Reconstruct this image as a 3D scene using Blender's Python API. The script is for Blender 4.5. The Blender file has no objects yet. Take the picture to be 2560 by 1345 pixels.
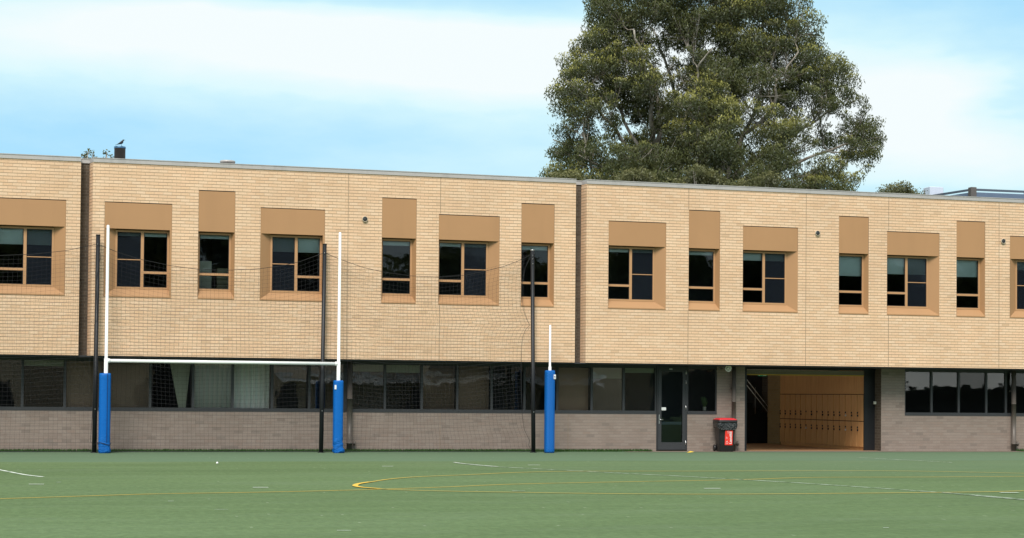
import bpy, math, random
import numpy as np
from mathutils import Vector, Matrix
from math import sin, cos, tan, pi, radians, floor, sqrt, atan2
random.seed(7)
rng = np.random.default_rng(7)
S = bpy.context.scene
COL = S.collection

# ------------------------------------------------------------------ camera
YAW, PITCH, ROLL, FPX, SH, DIST, EYE = 0.271223, 0.024949, 0.0087227, 4252.65, 211.58, 47.3088, 1.6204
IW, IH = 2560.0, 1345.0
FV = Vector((sin(YAW)*cos(PITCH), cos(YAW)*cos(PITCH), sin(PITCH)))
RV0 = Vector((cos(YAW), -sin(YAW), 0.0))
UV0 = RV0.cross(FV)
RV = cos(ROLL)*RV0 + sin(ROLL)*UV0
UV = -sin(ROLL)*RV0 + cos(ROLL)*UV0
EYEP = Vector((0, -DIST, EYE))
cam = bpy.data.cameras.new('camera')
co = bpy.data.objects.new('camera', cam)
COL.objects.link(co)
M = Matrix(((RV.x, UV.x, -FV.x, EYEP.x), (RV.y, UV.y, -FV.y, EYEP.y), (RV.z, UV.z, -FV.z, EYEP.z), (0, 0, 0, 1)))
co.matrix_world = M
cam.sensor_width = 36
cam.lens = FPX/IW*36
cam.shift_y = SH/IW
cam.clip_start = 0.5
cam.clip_end = 3000
S.camera = co

def ray(px, py):
    return FV + RV*((px-IW/2)/FPX) + UV*((IH/2+SH-py)/FPX)
def W(px, py, Y=0.0):        # survey: point of the plane y = Y seen at a photo position
    d = ray(px, py); return EYEP + d*((Y+DIST)/d.y)
def G(px, py, z=0.0):        # the same on a level plane
    d = ray(px, py); return EYEP + d*((z-EYE)/d.z)

# ------------------------------------------------------------------ nodes
def new_mat(name):
    m = bpy.data.materials.new(name); m.use_nodes = True
    nt = m.node_tree; nt.nodes.clear()
    out = nt.nodes.new('ShaderNodeOutputMaterial')
    return m, nt, out
class N:
    def __init__(s, nt): s.nt = nt
    def n(s, t, **k):
        o = s.nt.nodes.new(t)
        for a, v in k.items(): setattr(o, a, v)
        return o
    def set(s, sock, v):
        if isinstance(v, bpy.types.NodeSocket): s.nt.links.new(v, sock)
        else: sock.default_value = v
    def m(s, op, a, b=0.0, c=None):
        o = s.n('ShaderNodeMath', operation=op)
        s.set(o.inputs[0], a); s.set(o.inputs[1], b)
        if c is not None: s.set(o.inputs[2], c)
        return o.outputs[0]
    def mix(s, f, a, b, blend='MIX'):
        o = s.n('ShaderNodeMix', data_type='RGBA', blend_type=blend)
        s.set(o.inputs[0], f)
        s.set(o.inputs[6], a if isinstance(a, bpy.types.NodeSocket) else (*a[:3], 1))
        s.set(o.inputs[7], b if isinstance(b, bpy.types.NodeSocket) else (*b[:3], 1))
        return o.outputs[2]
    def obj(s):
        return s.n('ShaderNodeTexCoord').outputs['Object']
    def noise(s, vec, scale, detail=3, rough=.55, dist=0):
        o = s.n('ShaderNodeTexNoise')
        s.set(o.inputs['Vector'], vec); o.inputs['Scale'].default_value = scale
        o.inputs['Detail'].default_value = detail; o.inputs['Roughness'].default_value = rough
        o.inputs['Distortion'].default_value = dist
        return o.outputs['Fac']
    def mapv(s, vec, sc=(1, 1, 1), loc=(0, 0, 0)):
        o = s.n('ShaderNodeMapping'); s.set(o.inputs['Vector'], vec)
        o.inputs['Scale'].default_value = sc; o.inputs['Location'].default_value = loc
        return o.outputs[0]
    def ramp(s, f, stops):
        o = s.n('ShaderNodeValToRGB'); s.set(o.inputs[0], f)
        e = o.color_ramp.elements
        while len(e) < len(stops): e.new(.5)
        for i, (p, c) in enumerate(stops): e[i].position = p; e[i].color = (*c[:3], 1)
        return o.outputs[0]
    def rng(s, f, a, b, c, d, clamp=True, smooth=False):
        o = s.n('ShaderNodeMapRange'); o.clamp = clamp
        if smooth: o.interpolation_type = 'SMOOTHSTEP'
        s.set(o.inputs[0], f)
        for i, v in enumerate((a, b, c, d)): o.inputs[i+1].default_value = v
        return o.outputs[0]
    def sep(s, v):
        o = s.n('ShaderNodeSeparateXYZ'); s.set(o.inputs[0], v); return o.outputs
    def comb(s, x, y, z):
        o = s.n('ShaderNodeCombineXYZ'); s.set(o.inputs[0], x); s.set(o.inputs[1], y); s.set(o.inputs[2], z); return o.outputs[0]
    def bump(s, h, strength=.3, dist=.01):
        o = s.n('ShaderNodeBump'); s.set(o.inputs['Height'], h)
        o.inputs['Strength'].default_value = strength; o.inputs['Distance'].default_value = dist
        return o.outputs[0]
    def bsdf(s, out, col, rough=.6, metal=0.0, spec=.4, normal=None):
        o = s.n('ShaderNodeBsdfPrincipled')
        s.set(o.inputs['Base Color'], col if isinstance(col, bpy.types.NodeSocket) else (*col[:3], 1))
        s.set(o.inputs['Roughness'], rough); s.set(o.inputs['Metallic'], metal)
        s.set(o.inputs['Specular IOR Level'], spec)
        if normal is not None: s.set(o.inputs['Normal'], normal)
        s.nt.links.new(o.outputs[0], out.inputs[0])
        return o

def plain(name, col, rough=.55, metal=0.0, spec=.4, var=.12, scale=3.0, dirt=0.0, bump=0.0):
    m, nt, out = new_mat(name); n = N(nt); v = n.obj()
    f = n.noise(v, scale, 4, .6)
    c = n.mix(f, [x*(1-var) for x in col], [min(1, x*(1+var)) for x in col])
    if dirt:
        d = n.noise(n.mapv(v, (1, 1, .15)), scale*2.3, 3)
        c = n.mix(n.rng(d, .5, .75, 0, dirt), c, [x*.45 for x in col])
    nr = None
    if bump: nr = n.bump(n.noise(v, scale*8, 4), bump, .01)
    n.bsdf(out, c, rough, metal, spec, nr)
    return m

BW, BH = .24, .086
def brick(name, tones, mortar, mw=.010, mh=.014, patch=0.12, dark=None, tilt=0.0):
    m, nt, out = new_mat(name); n = N(nt)
    s3 = n.sep(n.obj())
    u = n.m('ADD', n.m('ADD', s3[0], s3[1]), 100.0); z = n.m('ADD', s3[2], 0.020)
    row = n.m('FLOOR', n.m('DIVIDE', z, BH))
    off = n.m('MULTIPLY', n.m('FLOORED_MODULO', row, 2.0), .5)
    uu = n.m('ADD', n.m('DIVIDE', u, BW), off)
    colm = n.m('FLOOR', uu)
    fu = n.m('FRACT', uu); fz = n.m('FRACT', n.m('DIVIDE', z, BH))
    wn = n.n('ShaderNodeTexWhiteNoise', noise_dimensions='2D'); n.set(wn.inputs['Vector'], n.comb(colm, row, 0))
    k = len(tones)
    c = n.ramp(wn.outputs['Value'], [(i/(k-1), t) for i, t in enumerate(tones)])
    # broad weathering, fine grain
    c = n.mix(1.0, c, n.ramp(n.noise(n.mapv(s3 and n.obj(), (1, 1, 1.6)), .55, 4, .6), [(.3, (1-patch,)*3), (.7, (1+patch*.3,)*3)]), 'MULTIPLY')
    c = n.mix(1.0, c, n.ramp(n.noise(n.obj(), 28, 3), [(.3, (.90, .90, .89)), (.7, (1.06, 1.06, 1.06))]), 'MULTIPLY')
    c = n.mix(1.0, c, n.ramp(n.noise(n.mapv(n.obj(), (2.2, 2.2, .22)), 1.0, 4, .6), [(.3, (.965, .955, .94)), (.7, (1.03, 1.03, 1.03))]), 'MULTIPLY')
    if dark:
        wn2 = n.n('ShaderNodeTexWhiteNoise', noise_dimensions='2D'); n.set(wn2.inputs['Vector'], n.comb(row, n.m('ADD', colm, 37.0), 0))
        c = n.mix(n.m('MULTIPLY', n.m('GREATER_THAN', wn2.outputs['Value'], dark[0]), dark[2]), c, dark[1])
    mk = n.m('MAXIMUM', n.m('LESS_THAN', fu, mw/BW), n.m('LESS_THAN', fz, mh/BH))
    mc = n.mix(n.m('LESS_THAN', fz, mh/BH), [x*1.35 for x in mortar], mortar)  # bed joints darker than uprights: shadow lines put into the mortar colour
    c2 = n.mix(mk, c, mc)
    n.bsdf(out, c2, .85, 0, .2, n.bump(n.m('SUBTRACT', 1.0, mk), .35, .006))
    return m

def glass(name, tint=(.30, .34, .34), ior=1.75, wob=.02, seed=0.0, gc=(.85, .95, 1)):
    m, nt, out = new_mat(name); n = N(nt)
    v = n.mapv(n.obj(), (1, 1, 1), (seed, 0, seed))
    h = n.noise(v, 1.5, 2, .5)
    b = n.bump(h, wob, .25)
    fr = n.n('ShaderNodeFresnel'); fr.inputs['IOR'].default_value = ior
    tr = n.n('ShaderNodeBsdfTransparent'); tr.inputs[0].default_value = (*tint, 1)
    gl = n.n('ShaderNodeBsdfGlossy'); gl.inputs['Roughness'].default_value = .02
    gl.inputs[0].default_value = (*gc, 1); nt.links.new(b, gl.inputs['Normal'])
    mx = n.n('ShaderNodeMixShader'); nt.links.new(fr.outputs[0], mx.inputs[0])
    nt.links.new(tr.outputs[0], mx.inputs[1]); nt.links.new(gl.outputs[0], mx.inputs[2])
    nt.links.new(mx.outputs[0], out.inputs[0])
    return m

MT = {}
MT['cream'] = brick('cream_brick', [(.71, .475, .305), (.735, .50, .33), (.75, .525, .355), (.76, .545, .38), (.75, .51, .335), (.725, .485, .32)], (.30, .205, .14),   .008, .0165, .11, (.992, (.52, .35, .22), .6))
MT['brown'] = brick('brown_brick', [(.245, .190, .165), (.265, .21, .184), (.28, .226, .199), (.262, .20, .172)], (.17, .145, .125), .008, .009, .10, (.95, (.16, .13, .115), .5))
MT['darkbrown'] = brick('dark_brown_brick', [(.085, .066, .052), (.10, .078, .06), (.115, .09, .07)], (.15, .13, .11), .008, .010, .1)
MT['warmbrick'] = brick('warm_brown_brick', [(.26, .17, .08), (.31, .21, .10), (.28, .19, .09)], (.24, .19, .12), .010, .012, .1)
MT['tan'] = plain('tan_metal', (.40, .218, .105), .5, 0, .35, .07, .8, .10)
MT['tanframe'] = plain('tan_window_frame', (.45, .245, .12), .45, 0, .4, .05, 4)
MT['coping'] = plain('coping_metal', (.44, .41, .40), .45, .2, .4, .06, 2, .25)
MT['frame'] = plain('charcoal_frame', (.042, .043, .048), .45, .1, .4, .15, 3)
MT['black'] = plain('black_steel', (.014, .015, .018), .45, .2, .4, .3, 4)
MT['soffit'] = plain('soffit_dark', (.03, .032, .036), .7)
MT['gridblack'] = plain('net_black', (.02, .02, .022), .8)
MT['white'] = plain('white_paint', (.80, .80, .80), .35, 0, .5, .03, 5, .12)
MT['offwhite'] = plain('off_white_plastic', (.72, .70, .60), .5)
MT['pipe'] = plain('downpipe_brown', (.125, .104, .092), .45, .1, .4, .1, 2, .2)
MT['roof'] = plain('roof_sheet', (.22, .21, .20), .7)
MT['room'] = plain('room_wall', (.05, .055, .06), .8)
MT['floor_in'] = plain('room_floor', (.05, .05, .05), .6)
MT['blind'] = plain('blind_fabric', (.68, .74, .73), .8)
MT['curtain'] = plain('curtain_fabric', (.60, .66, .62), .85)
MT['card'] = plain('cabinet_board', (.42, .38, .24), .6)
MT['board'] = plain('pale_board', (.62, .60, .50), .6)
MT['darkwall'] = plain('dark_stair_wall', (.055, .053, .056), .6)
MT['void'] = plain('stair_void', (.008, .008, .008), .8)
MT['yellow'] = plain('yellow_edge', (.55, .33, .05), .5)
MT['paving'] = plain('paving', (.20, .165, .13), .85, 0, .2, .2, 2, .3, .2)
MT['redfloor'] = plain('passage_floor', (.36, .19, .095), .55, 0, .4, .15, 1.5)
MT['bluepad'] = plain('blue_vinyl', (.004, .112, .40), .5, 0, .25, .1, 6)
MT['bluedark'] = plain('blue_vinyl_seam', (.002, .03, .13), .5)
MT['blackplastic'] = plain('black_plastic', (.016, .016, .018), .42, 0, .5, .1, 4)
MT['redplastic'] = plain('red_plastic', (.60, .025, .035), .38, 0, .5, .08, 4)
MT['sticker'] = plain('red_sticker', (.80, .05, .035), .4, 0, .4, .02, 4)
MT['steel'] = plain('steel', (.55, .55, .56), .3, .8)
MT['green'] = plain('exit_green', (.02, .22, .10), .4)
MT['bird'] = plain('bird_feathers', (.012, .014, .022), .45, 0, .5, .3, 20)
MT['flue'] = plain('flue_metal', (.13, .115, .11), .45, .3, .4, .15, 2, .2)
MT['flueblue'] = plain('flue_rim', (.05, .14, .26), .4, .2)
MT['slate'] = plain('slate_steel', (.10, .12, .16), .4, .4, .5, .1, 2)
MT['slateblue'] = plain('blue_grey_sheet', (.13, .17, .25), .35, .3, .5, .1, 2)
MT['ventwhite'] = plain('pale_blue_box', (.55, .60, .72), .5)
MT['red_oppo'] = brick('opposite_brick', [(.62, .47, .36), (.66, .50, .38), (.58, .43, .33)], (.5, .42, .35))
MT['greyroof'] = plain('opposite_roof', (.45, .46, .47), .5)
MT['leafyellow'] = plain('yellow_leaf', (.75, .50, .06), .6)
MT['pot'] = plain('pot_white', (.6, .62, .6), .5)
# curtain folds
def curtain_mat():
    m, nt, out = new_mat('folded_curtain'); n = N(nt); v = n.obj()
    w = n.n('ShaderNodeTexWave', bands_direction='X'); n.set(w.inputs['Vector'], v)
    w.inputs['Scale'].default_value = 2.2; w.inputs['Distortion'].default_value = 1.2
    c = n.mix(w.outputs['Fac'], (.84, .93, .92), (.96, .98, .97))
    n.bsdf(out, c, .85, 0, .1, n.bump(w.outputs['Fac'], .5, .05)); return m
MT['folds'] = curtain_mat()
def timber_mat():
    m, nt, out = new_mat('locker_timber'); n = N(nt); v = n.obj()
    g = n.noise(n.mapv(v, (1, 22, .7)), 1.6, 4, .6, .4)
    c = n.ramp(g, [(.3, (.46, .225, .085)), (.5, (.57, .30, .12)), (.7, (.66, .365, .15))])
    n.bsdf(out, c, .42, 0, .4); return m
MT['timber'] = timber_mat()
def bag_mat():
    m, nt, out = new_mat('bin_bag'); n = N(nt); v = n.obj()
    f = n.noise(n.mapv(v, (1, 1, 2.2)), 7, 3, .6, 1.5)
    n.bsdf(out, n.mix(f, (.010, .012, .015), (.03, .035, .04)), .22, 0, .7, n.bump(f, 1.0, .08)); return m
MT['bag'] = bag_mat()
def quilt_mat(name, wr=0.0):
    m, nt, out = new_mat(name); n = N(nt); v = n.obj()
    s3 = n.sep(v)
    a = n.m('ADD', n.m('ADD', s3[0], s3[1]), s3[2]); b = n.m('SUBTRACT', n.m('ADD', s3[0], s3[1]), s3[2])
    fa = n.m('ABSOLUTE', n.m('SUBTRACT', n.m('FRACT', n.m('MULTIPLY', a, 13.0)), .5))
    fb = n.m('ABSOLUTE', n.m('SUBTRACT', n.m('FRACT', n.m('MULTIPLY', b, 13.0)), .5))
    h = n.m('MINIMUM', fa, fb)
    c = n.mix(n.rng(h, 0, .1, 0, 1), (.002, .055, .25), (.004, .125, .46))
    n.bsdf(out, c, .5, 0, .2, n.bump(h, .8, .03)); return m
MT['quilt'] = quilt_mat('blue_quilted_vinyl')
def wrinkle_mat():
    m, nt, out = new_mat('blue_wrinkled_vinyl'); n = N(nt); v = n.obj()
    f = n.noise(n.mapv(v, (1, 1, 2.6)), 6, 4, .6, 1.2)
    z = n.sep(v)[2]
    k = n.rng(z, .12, .6, .9, .08)
    bn = n.n('ShaderNodeBump'); n.set(bn.inputs['Height'], f); n.set(bn.inputs['Strength'], k); bn.inputs['Distance'].default_value = .08
    c = n.mix(f, (.002, .090, .36), (.003, .135, .48))
    n.bsdf(out, c, .5, 0, .2, bn.outputs[0]); return m
MT['wrinkle'] = wrinkle_mat()

def turf_mat():
    m, nt, out = new_mat('artificial_turf'); n = N(nt); v = n.obj(); s3 = n.sep(v)
    big = n.noise(n.mapv(v, (.35, 1, 1)), .13, 4, .6, .5)
    c = n.ramp(big, [(.3, (.094, .135, .062)), (.52, (.110, .156, .072)), (.72, (.126, .176, .086))])
    st = n.noise(n.mapv(v, (.18, 1.3, 1)), 1.1, 5, .65)
    c = n.mix(1.0, c, n.ramp(st, [(.32, (.92, .93, .92)), (.68, (1.07, 1.07, 1.06))]), 'MULTIPLY')
    fine = n.noise(n.mapv(v, (1, .5, 1)), 9, 5, .75)
    c = n.mix(1.0, c, n.ramp(fine, [(.3, (.80, .80, .80)), (.7, (1.18, 1.18, 1.18))]), 'MULTIPLY')
    # greyer band of turf along the building, wavering edge
    ey = n.m('ADD', s3[1], n.m('MULTIPLY', n.m('SUBTRACT', n.noise(v, .12, 2), .5), 1.2))
    band = n.rng(ey, -6.6, -6.2, 0, 1)
    c = n.mix(n.m('MULTIPLY', band, .65), c, (.112, .170, .116))
    # greyer sweep to the right of the yellow loop
    sw = n.m('MULTIPLY', n.rng(s3[0], 7, 20, 0, .45), n.rng(s3[1], -17, -10, 0, 1))
    c = n.mix(sw, c, (.12, .172, .108))
    wn = n.n('ShaderNodeTexWhiteNoise', noise_dimensions='2D'); n.set(wn.inputs['Vector'], n.comb(n.m('FLOOR', n.m('MULTIPLY', s3[0], 30.)), n.m('FLOOR', n.m('MULTIPLY', s3[1], 9.)), 0))
    c = n.mix(n.m('MULTIPLY', n.m('GREATER_THAN', wn.outputs['Value'], .9992), .3), c, (.4, .42, .33))
    c = n.mix(n.m('MULTIPLY', n.rng(n.noise(n.mapv(v, (.6, 1.6, 1), (7, 3, 0)), .45, 6, .7), .5, .72, 0, 1), .28), c, (.155, .195, .125))
    o = n.bsdf(out, c, .95, 0, .05, n.bump(fine, .5, .02))
    pass
    return m
MT['turf'] = turf_mat()
def line_mat(name, col, lo, hi, sc=1.2):
    m, nt, out = new_mat(name); n = N(nt); v = n.obj()
    f = n.rng(n.noise(n.mapv(v, (1, 2, 1)), sc, 5, .7), lo, hi, 0, 1)
    n.bsdf(out, n.mix(f, (.10, .16, .078), col), .85, 0, .15); return m
MT['yline'] = line_mat('yellow_line', (.50, .36, .08), .2, .45)
MT['ytip'] = line_mat('yellow_line_bright', (.66, .42, .07), .1, .3)
MT['wline'] = line_mat('white_line', (.66, .68, .62), .3, .5)
MT['wfaint'] = line_mat('white_line_worn', (.50, .54, .46), .40, .58, 2.5)
MT['wdash'] = line_mat('white_dash', (.55, .58, .5), .1, .4)

def leaf_mat(name, a, b, hi, seed=0):
    m, nt, out = new_mat(name); n = N(nt)
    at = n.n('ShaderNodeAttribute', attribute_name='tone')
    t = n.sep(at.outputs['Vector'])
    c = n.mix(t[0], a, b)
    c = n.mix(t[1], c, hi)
    d = n.n('ShaderNodeBsdfDiffuse'); nt.links.new(c, d.inputs[0])
    tl = n.n('ShaderNodeBsdfTranslucent'); nt.links.new(n.mix(.5, c, hi), tl.inputs[0])
    gl = n.n('ShaderNodeBsdfGlossy'); gl.inputs['Roughness'].default_value = .45; gl.inputs[0].default_value = (.9, .95, 1, 1)
    mx = n.n('ShaderNodeMixShader'); mx.inputs[0].default_value = .25
    nt.links.new(d.outputs[0], mx.inputs[1]); nt.links.new(tl.outputs[0], mx.inputs[2])
    m2 = n.n('ShaderNodeMixShader'); m2.inputs[0].default_value = .02
    nt.links.new(mx.outputs[0], m2.inputs[1]); nt.links.new(gl.outputs[0], m2.inputs[2])
    nt.links.new(m2.outputs[0], out.inputs[0]); return m
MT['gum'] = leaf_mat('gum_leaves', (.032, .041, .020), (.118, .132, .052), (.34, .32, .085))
MT['olive'] = leaf_mat('olive_leaves', (.050, .054, .024), (.135, .135, .055), (.25, .23, .09))
MT['grassblade'] = leaf_mat('grass_blades', (.02, .05, .012), (.04, .10, .02), (.07, .15, .03))
def bark_mat():
    m, nt, out = new_mat('gum_bark'); n = N(nt); v = n.obj()
    f = n.noise(n.mapv(v, (1, 1, .25)), 2.2, 5, .65, .6)
    n.bsdf(out, n.ramp(f, [(.3, (.13, .105, .085)), (.5, (.27, .24, .205)), (.7, (.42, .39, .35))]), .8, 0, .2); return m
MT['bark'] = bark_mat()
GL = [glass('window_glass_%s' % k, (.76, .81, .82), 1.55, .012, i*3.7) for i, k in enumerate(('clear', 'wavy', 'still'))]
GLOW = [glass('lower_glass_%s' % k, (.92, .90, .87), ir, .010, i*5.3+1, (1, .95, .90)) for i, (k, ir) in enumerate((('clear', 2.2), ('dark', 1.5), ('wavy', 1.95), ('still', 2.35), ('deep', 1.65)))]
def flyscreen():
    m, nt, out = new_mat('fly_screen'); n = N(nt)
    tr = n.n('ShaderNodeBsdfTransparent'); df = n.n('ShaderNodeBsdfDiffuse'); df.inputs[0].default_value = (.016, .020, .028, 1)
    mx = n.n('ShaderNodeMixShader'); mx.inputs[0].default_value = .5
    nt.links.new(tr.outputs[0], mx.inputs[1]); nt.links.new(df.outputs[0], mx.inputs[2]); nt.links.new(mx.outputs[0], out.inputs[0]); return m
MT['flyscreen'] = flyscreen()

# ------------------------------------------------------------------ mesh building
class MB:
    def __init__(s): s.v = []; s.f = []; s.sm = []
    def add(s, vs, fs, smooth=False):
        o = len(s.v); s.v += [tuple(p) for p in vs]
        for f in fs: s.f.append(tuple(o+i for i in f)); s.sm.append(smooth)
        return s
    def quad(s, a, b, c, d): return s.add([a, b, c, d], [(0, 1, 2, 3)])
    def box(s, x0, x1, y0, y1, z0, z1):
        vs = [(x, y, z) for z in (z0, z1) for y in (y0, y1) for x in (x0, x1)]
        return s.add(vs, [(0, 2, 3, 1), (4, 5, 7, 6), (0, 1, 5, 4), (2, 6, 7, 3), (0, 4, 6, 2), (1, 3, 7, 5)])
    def cbox(s, x0, x1, y0, y1, z0, z1, b=.006):      # chamfered box
        xs, ys, zs = (x0, x1), (y0, y1), (z0, z1)
        prof = [(x0+b, y0), (x1-b, y0), (x1, y0+b), (x1, y1-b), (x1-b, y1), (x0+b, y1), (x0, y1-b), (x0, y0+b)]
        cx, cy = (x0+x1)/2, (y0+y1)/2
        ins = [(cx+(x-cx)*(1-2*b/(x1-x0)), cy+(y-cy)*(1-2*b/(y1-y0))) for x, y in prof]
        L = [[(x, y, z0) for x, y in ins], [(x, y, z0+b) for x, y in prof], [(x, y, z1-b) for x, y in prof], [(x, y, z1) for x, y in ins]]
        return s.loft(L, False)
    def loft(s, rings, smooth=True, cap=True, closed=True):
        n = len(rings[0]); o = len(s.v)
        for r in rings: s.v += [tuple(p) for p in r]
        for i in range(len(rings)-1):
            for k in range(n if closed else n-1):
                a = o+i*n+k; b = o+i*n+(k+1) % n
                s.f.append((a, b, b+n, a+n)); s.sm.append(smooth)
        if cap and closed:
            s.f.append(tuple(o+k for k in reversed(range(n)))); s.sm.append(False)
            e = o+(len(rings)-1)*n
            s.f.append(tuple(e+k for k in range(n))); s.sm.append(False)
        return s
    def tube(s, pts, r, n=8, cap=True):
        pts = [Vector(p) for p in pts]
        if not isinstance(r, (list, tuple)): r = [r]*len(pts)
        rings = []
        up = Vector((0, 0, 1)); prev = None
        for i, p in enumerate(pts):
            t = (pts[min(i+1, len(pts)-1)]-pts[max(i-1, 0)]).normalized()
            if prev is None:
                a = up if abs(t.z) < .9 else Vector((1, 0, 0))
                u = (a - t*a.dot(t)).normalized()
            else:
                u = (prev - t*prev.dot(t)).normalized()
            prev = u; w = t.cross(u)
            rings.append([p+(u*cos(2*pi*k/n)+w*sin(2*pi*k/n))*r[i] for k in range(n)])
        return s.loft(rings, True, cap)
    def lathe(s, c, prof, n=20, axis='z'):
        rings = []
        for r, h in prof:
            R = []
            for k in range(n):
                a = 2*pi*k/n; p = (r*cos(a), r*sin(a), h)
                if axis == 'y': p = (p[0], p[2], p[1])
                if axis == 'x': p = (p[2], p[0], p[1])
                R.append((c[0]+p[0], c[1]+p[1], c[2]+p[2]))
            rings.append(R)
        return s.loft(rings, True)
    def build(s, name, mat, parent=None, loc=None, **pr):
        me = bpy.data.meshes.new(name); me.from_pydata(s.v, [], s.f)
        me.polygons.foreach_set('use_smooth', s.sm)
        me.materials.append(mat); me.update()
        o = bpy.data.objects.new(name, me); COL.objects.link(o)
        if parent: o.parent = parent
        if loc: o.location = loc
        for k, v in pr.items(): o[k] = v
        return o
def thing(name, label, cat, loc=(0, 0, 0), rotz=0.0, group=None):
    o = bpy.data.objects.new(name, None); COL.objects.link(o)
    o.empty_display_size = .2
    o.location = loc; o.rotation_euler = (0, 0, rotz); o['label'] = label; o['category'] = cat
    if group: o['group'] = group
    return o
def tag(o, label, cat, group=None, kind=None):
    o['label'] = label; o['category'] = cat
    if group: o['group'] = group
    if kind: o['kind'] = kind
    return o
def struct(o):
    o['kind'] = 'structure'; return o

# ------------------------------------------------------------------ ground
XJ = W(1641, 1126, 1.0).x       # where the grass edge ends and paving begins
XE = W(2530, 1128, 1.0).x
struct(MB().box(-900, 900, -900, 900, -.5, -.012).build('ground', plain('far_ground', (.09, .13, .06), .95, 0, .1, .3, .2)))
struct(MB().quad((-60, -75, 0), (110, -75, 0), (110, .995, 0), (-60, .995, 0)).build('turf_field', MT['turf']))
struct(MB().quad((XJ-1.2, .10, .006), (XE+.8, .10, .006), (XE+.8, 1.0, .006), (XJ-1.2, 1.0, .006)).build('paving_strip', MT['paving']))
def ribbon(pts, w, mat, name, z=.005):
    pts = [Vector((p[0], p[1], z)) for p in pts]
    # smooth by Catmull-Rom
    P = []
    for i in range(len(pts)-1):
        p0, p1, p2, p3 = pts[max(i-1, 0)], pts[i], pts[i+1], pts[min(i+2, len(pts)-1)]
        for k in range(8):
            t = k/8
            P.append(.5*((2*p1)+(-p0+p2)*t+(2*p0-5*p1+4*p2-p3)*t*t+(-p0+3*p1-3*p2+p3)*t**3))
    P.append(pts[-1])
    vs = []
    for i, p in enumerate(P):
        t = (P[min(i+1, len(P)-1)]-P[max(i-1, 0)]); t.z = 0; t.normalize()
        nn = Vector((-t.y, t.x, 0))*w/2
        vs += [p+nn, p-nn]
    b = MB().add(vs, [(2*i, 2*i+1, 2*i+3, 2*i+2) for i in range(len(P)-1)])
    return struct(b.build(name, mat))
g = lambda L: [G(*p) for p in L]
ribbon(g([(-60, 1250), (0, 1247.5), (200, 1241), (400, 1235), (650, 1231), (885, 1225.5), (1100, 1218.5), (1280, 1211), (1530, 1205.5), (1830, 1200), (2030, 1194), (2300, 1193), (2600, 1191)]), .075, MT['yline'], 'yellow_field_line', .005)
loop = [(2700, 1224), (2560, 1228), (2430, 1231), (2030, 1235), (1730, 1236.5), (1430, 1234), (1280, 1231.5), (1175, 1230), (1025, 1226.5), (950, 1223), (905, 1219.5), (888, 1215.5), (897, 1210.5), (925, 1206), (975, 1198.5), (1050, 1192.5), (1175, 1187.5), (1280, 1182.5), (1430, 1179), (1730, 1178.5), (2230, 1178), (2560, 1184), (2700, 1187)]
ribbon(g(loop), .075, MT['yline'], 'yellow_circle_line', .009)
ribbon(g([(950, 1223), (905, 1219.5), (888, 1215.5), (897, 1210.5), (925, 1206)]), .10, MT['ytip'], 'yellow_circle_line', .013)
ribbon(g([(-40, 1167), (0, 1175), (30, 1181), (65, 1187.5), (108, 1192.5)]), .07, MT['wline'], 'white_arc_line', .005)
ribbon(g([(1135, 1156.5), (1165, 1160.5), (1245, 1167.5), (1450, 1178), (1560, 1184), (1700, 1191), (1905, 1202.5), (2030, 1210), (2180, 1220), (2355, 1232.5), (2620, 1256)]), .07, MT['wfaint'], 'white_field_line', .0075)
ribbon(g([(1135, 1156.5), (1165, 1160.5), (1245, 1167.5)]), .06, MT['wline'], 'white_field_line', .0105)
ribbon(g([(2355, 1232.5), (2450, 1240), (2620, 1256)]), .05, MT['wfaint'], 'white_field_line', .0145)
ribbon(g([(2140, 1144), (2240, 1149), (2380, 1156.5)]), .07, MT['wfaint'], 'white_field_line', .005)
for a, b, y in ((72, 110, 1211), (632, 671, 1219), (955, 983, 1166), (1320, 1350, 1163), (1760, 1801, 1221.5), (2500, 2546, 1233.5), (535, 570, 1274.5), (420, 434, 1253.5), (1280, 1312, 1228), (140, 152, 1206), (2208, 2222, 1320), (842, 878, 1327)):
    ribbon([G(a, y), G(b, y)], .10 if y < 1240 else .05, MT['wdash'] if y in (1211, 1219, 1221.5, 1233.5, 1166, 1163) else MT['wfaint'], 'white_dash_mark', .0065 if y != 1233.5 else .017)

# ------------------------------------------------------------------ school building
ZT, ZS, YL = 7.9855, 2.6186, 1.0
B = thing('school_building', 'long two storey school building with cream brick upper floor over brown brick ground floor', 'building')
def wall_skin(xs, zs, y, holes, mat, name, extra=None):
    X = sorted(set(xs+[h[i] for h in holes for i in (0, 1) if xs[0] < h[i] < xs[-1]]))
    Z = sorted(set(zs+[h[i] for h in holes for i in (2, 3) if zs[0] < h[i] < zs[-1]]))
    b = extra or MB()
    for i in range(len(X)-1):
        for k in range(len(Z)-1):
            cx, cz = (X[i]+X[i+1])/2, (Z[k]+Z[k+1])/2
            if any(h[0] < cx < h[1] and h[2] < cz < h[3] for h in holes): continue
            b.quad((X[i], y, Z[k]), (X[i+1], y, Z[k]), (X[i+1], y, Z[k+1]), (X[i], y, Z[k+1]))
    return b.build(name, mat, B)
HT_W, HT_N, HW, HB = 6.805, 7.218, 6.080, 4.220
RD = .17        # window reveal depth
wide = [(-.02-1.85, 'R'), (1.655, 'L'), (5.875, 'L'), (10.955, 'R'), (16.07, 'R'), (20.33, 'R'), (25.12, 'R'), (28.98+.02, 'L')]
wide[0] = (W(166, 540).x-1.81, 'R')
wide[7] = (W(2524.7, 620).x, 'L')
narrow = [4.17, 9.30, 13.405, 18.59, 23.495, 27.515]
WW, NW = 1.80, 1.0
holes = [(x, x+WW, HB, HT_W) for x, _ in wide]+[(x, x+NW, HB, HT_N) for x in narrow]
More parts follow.
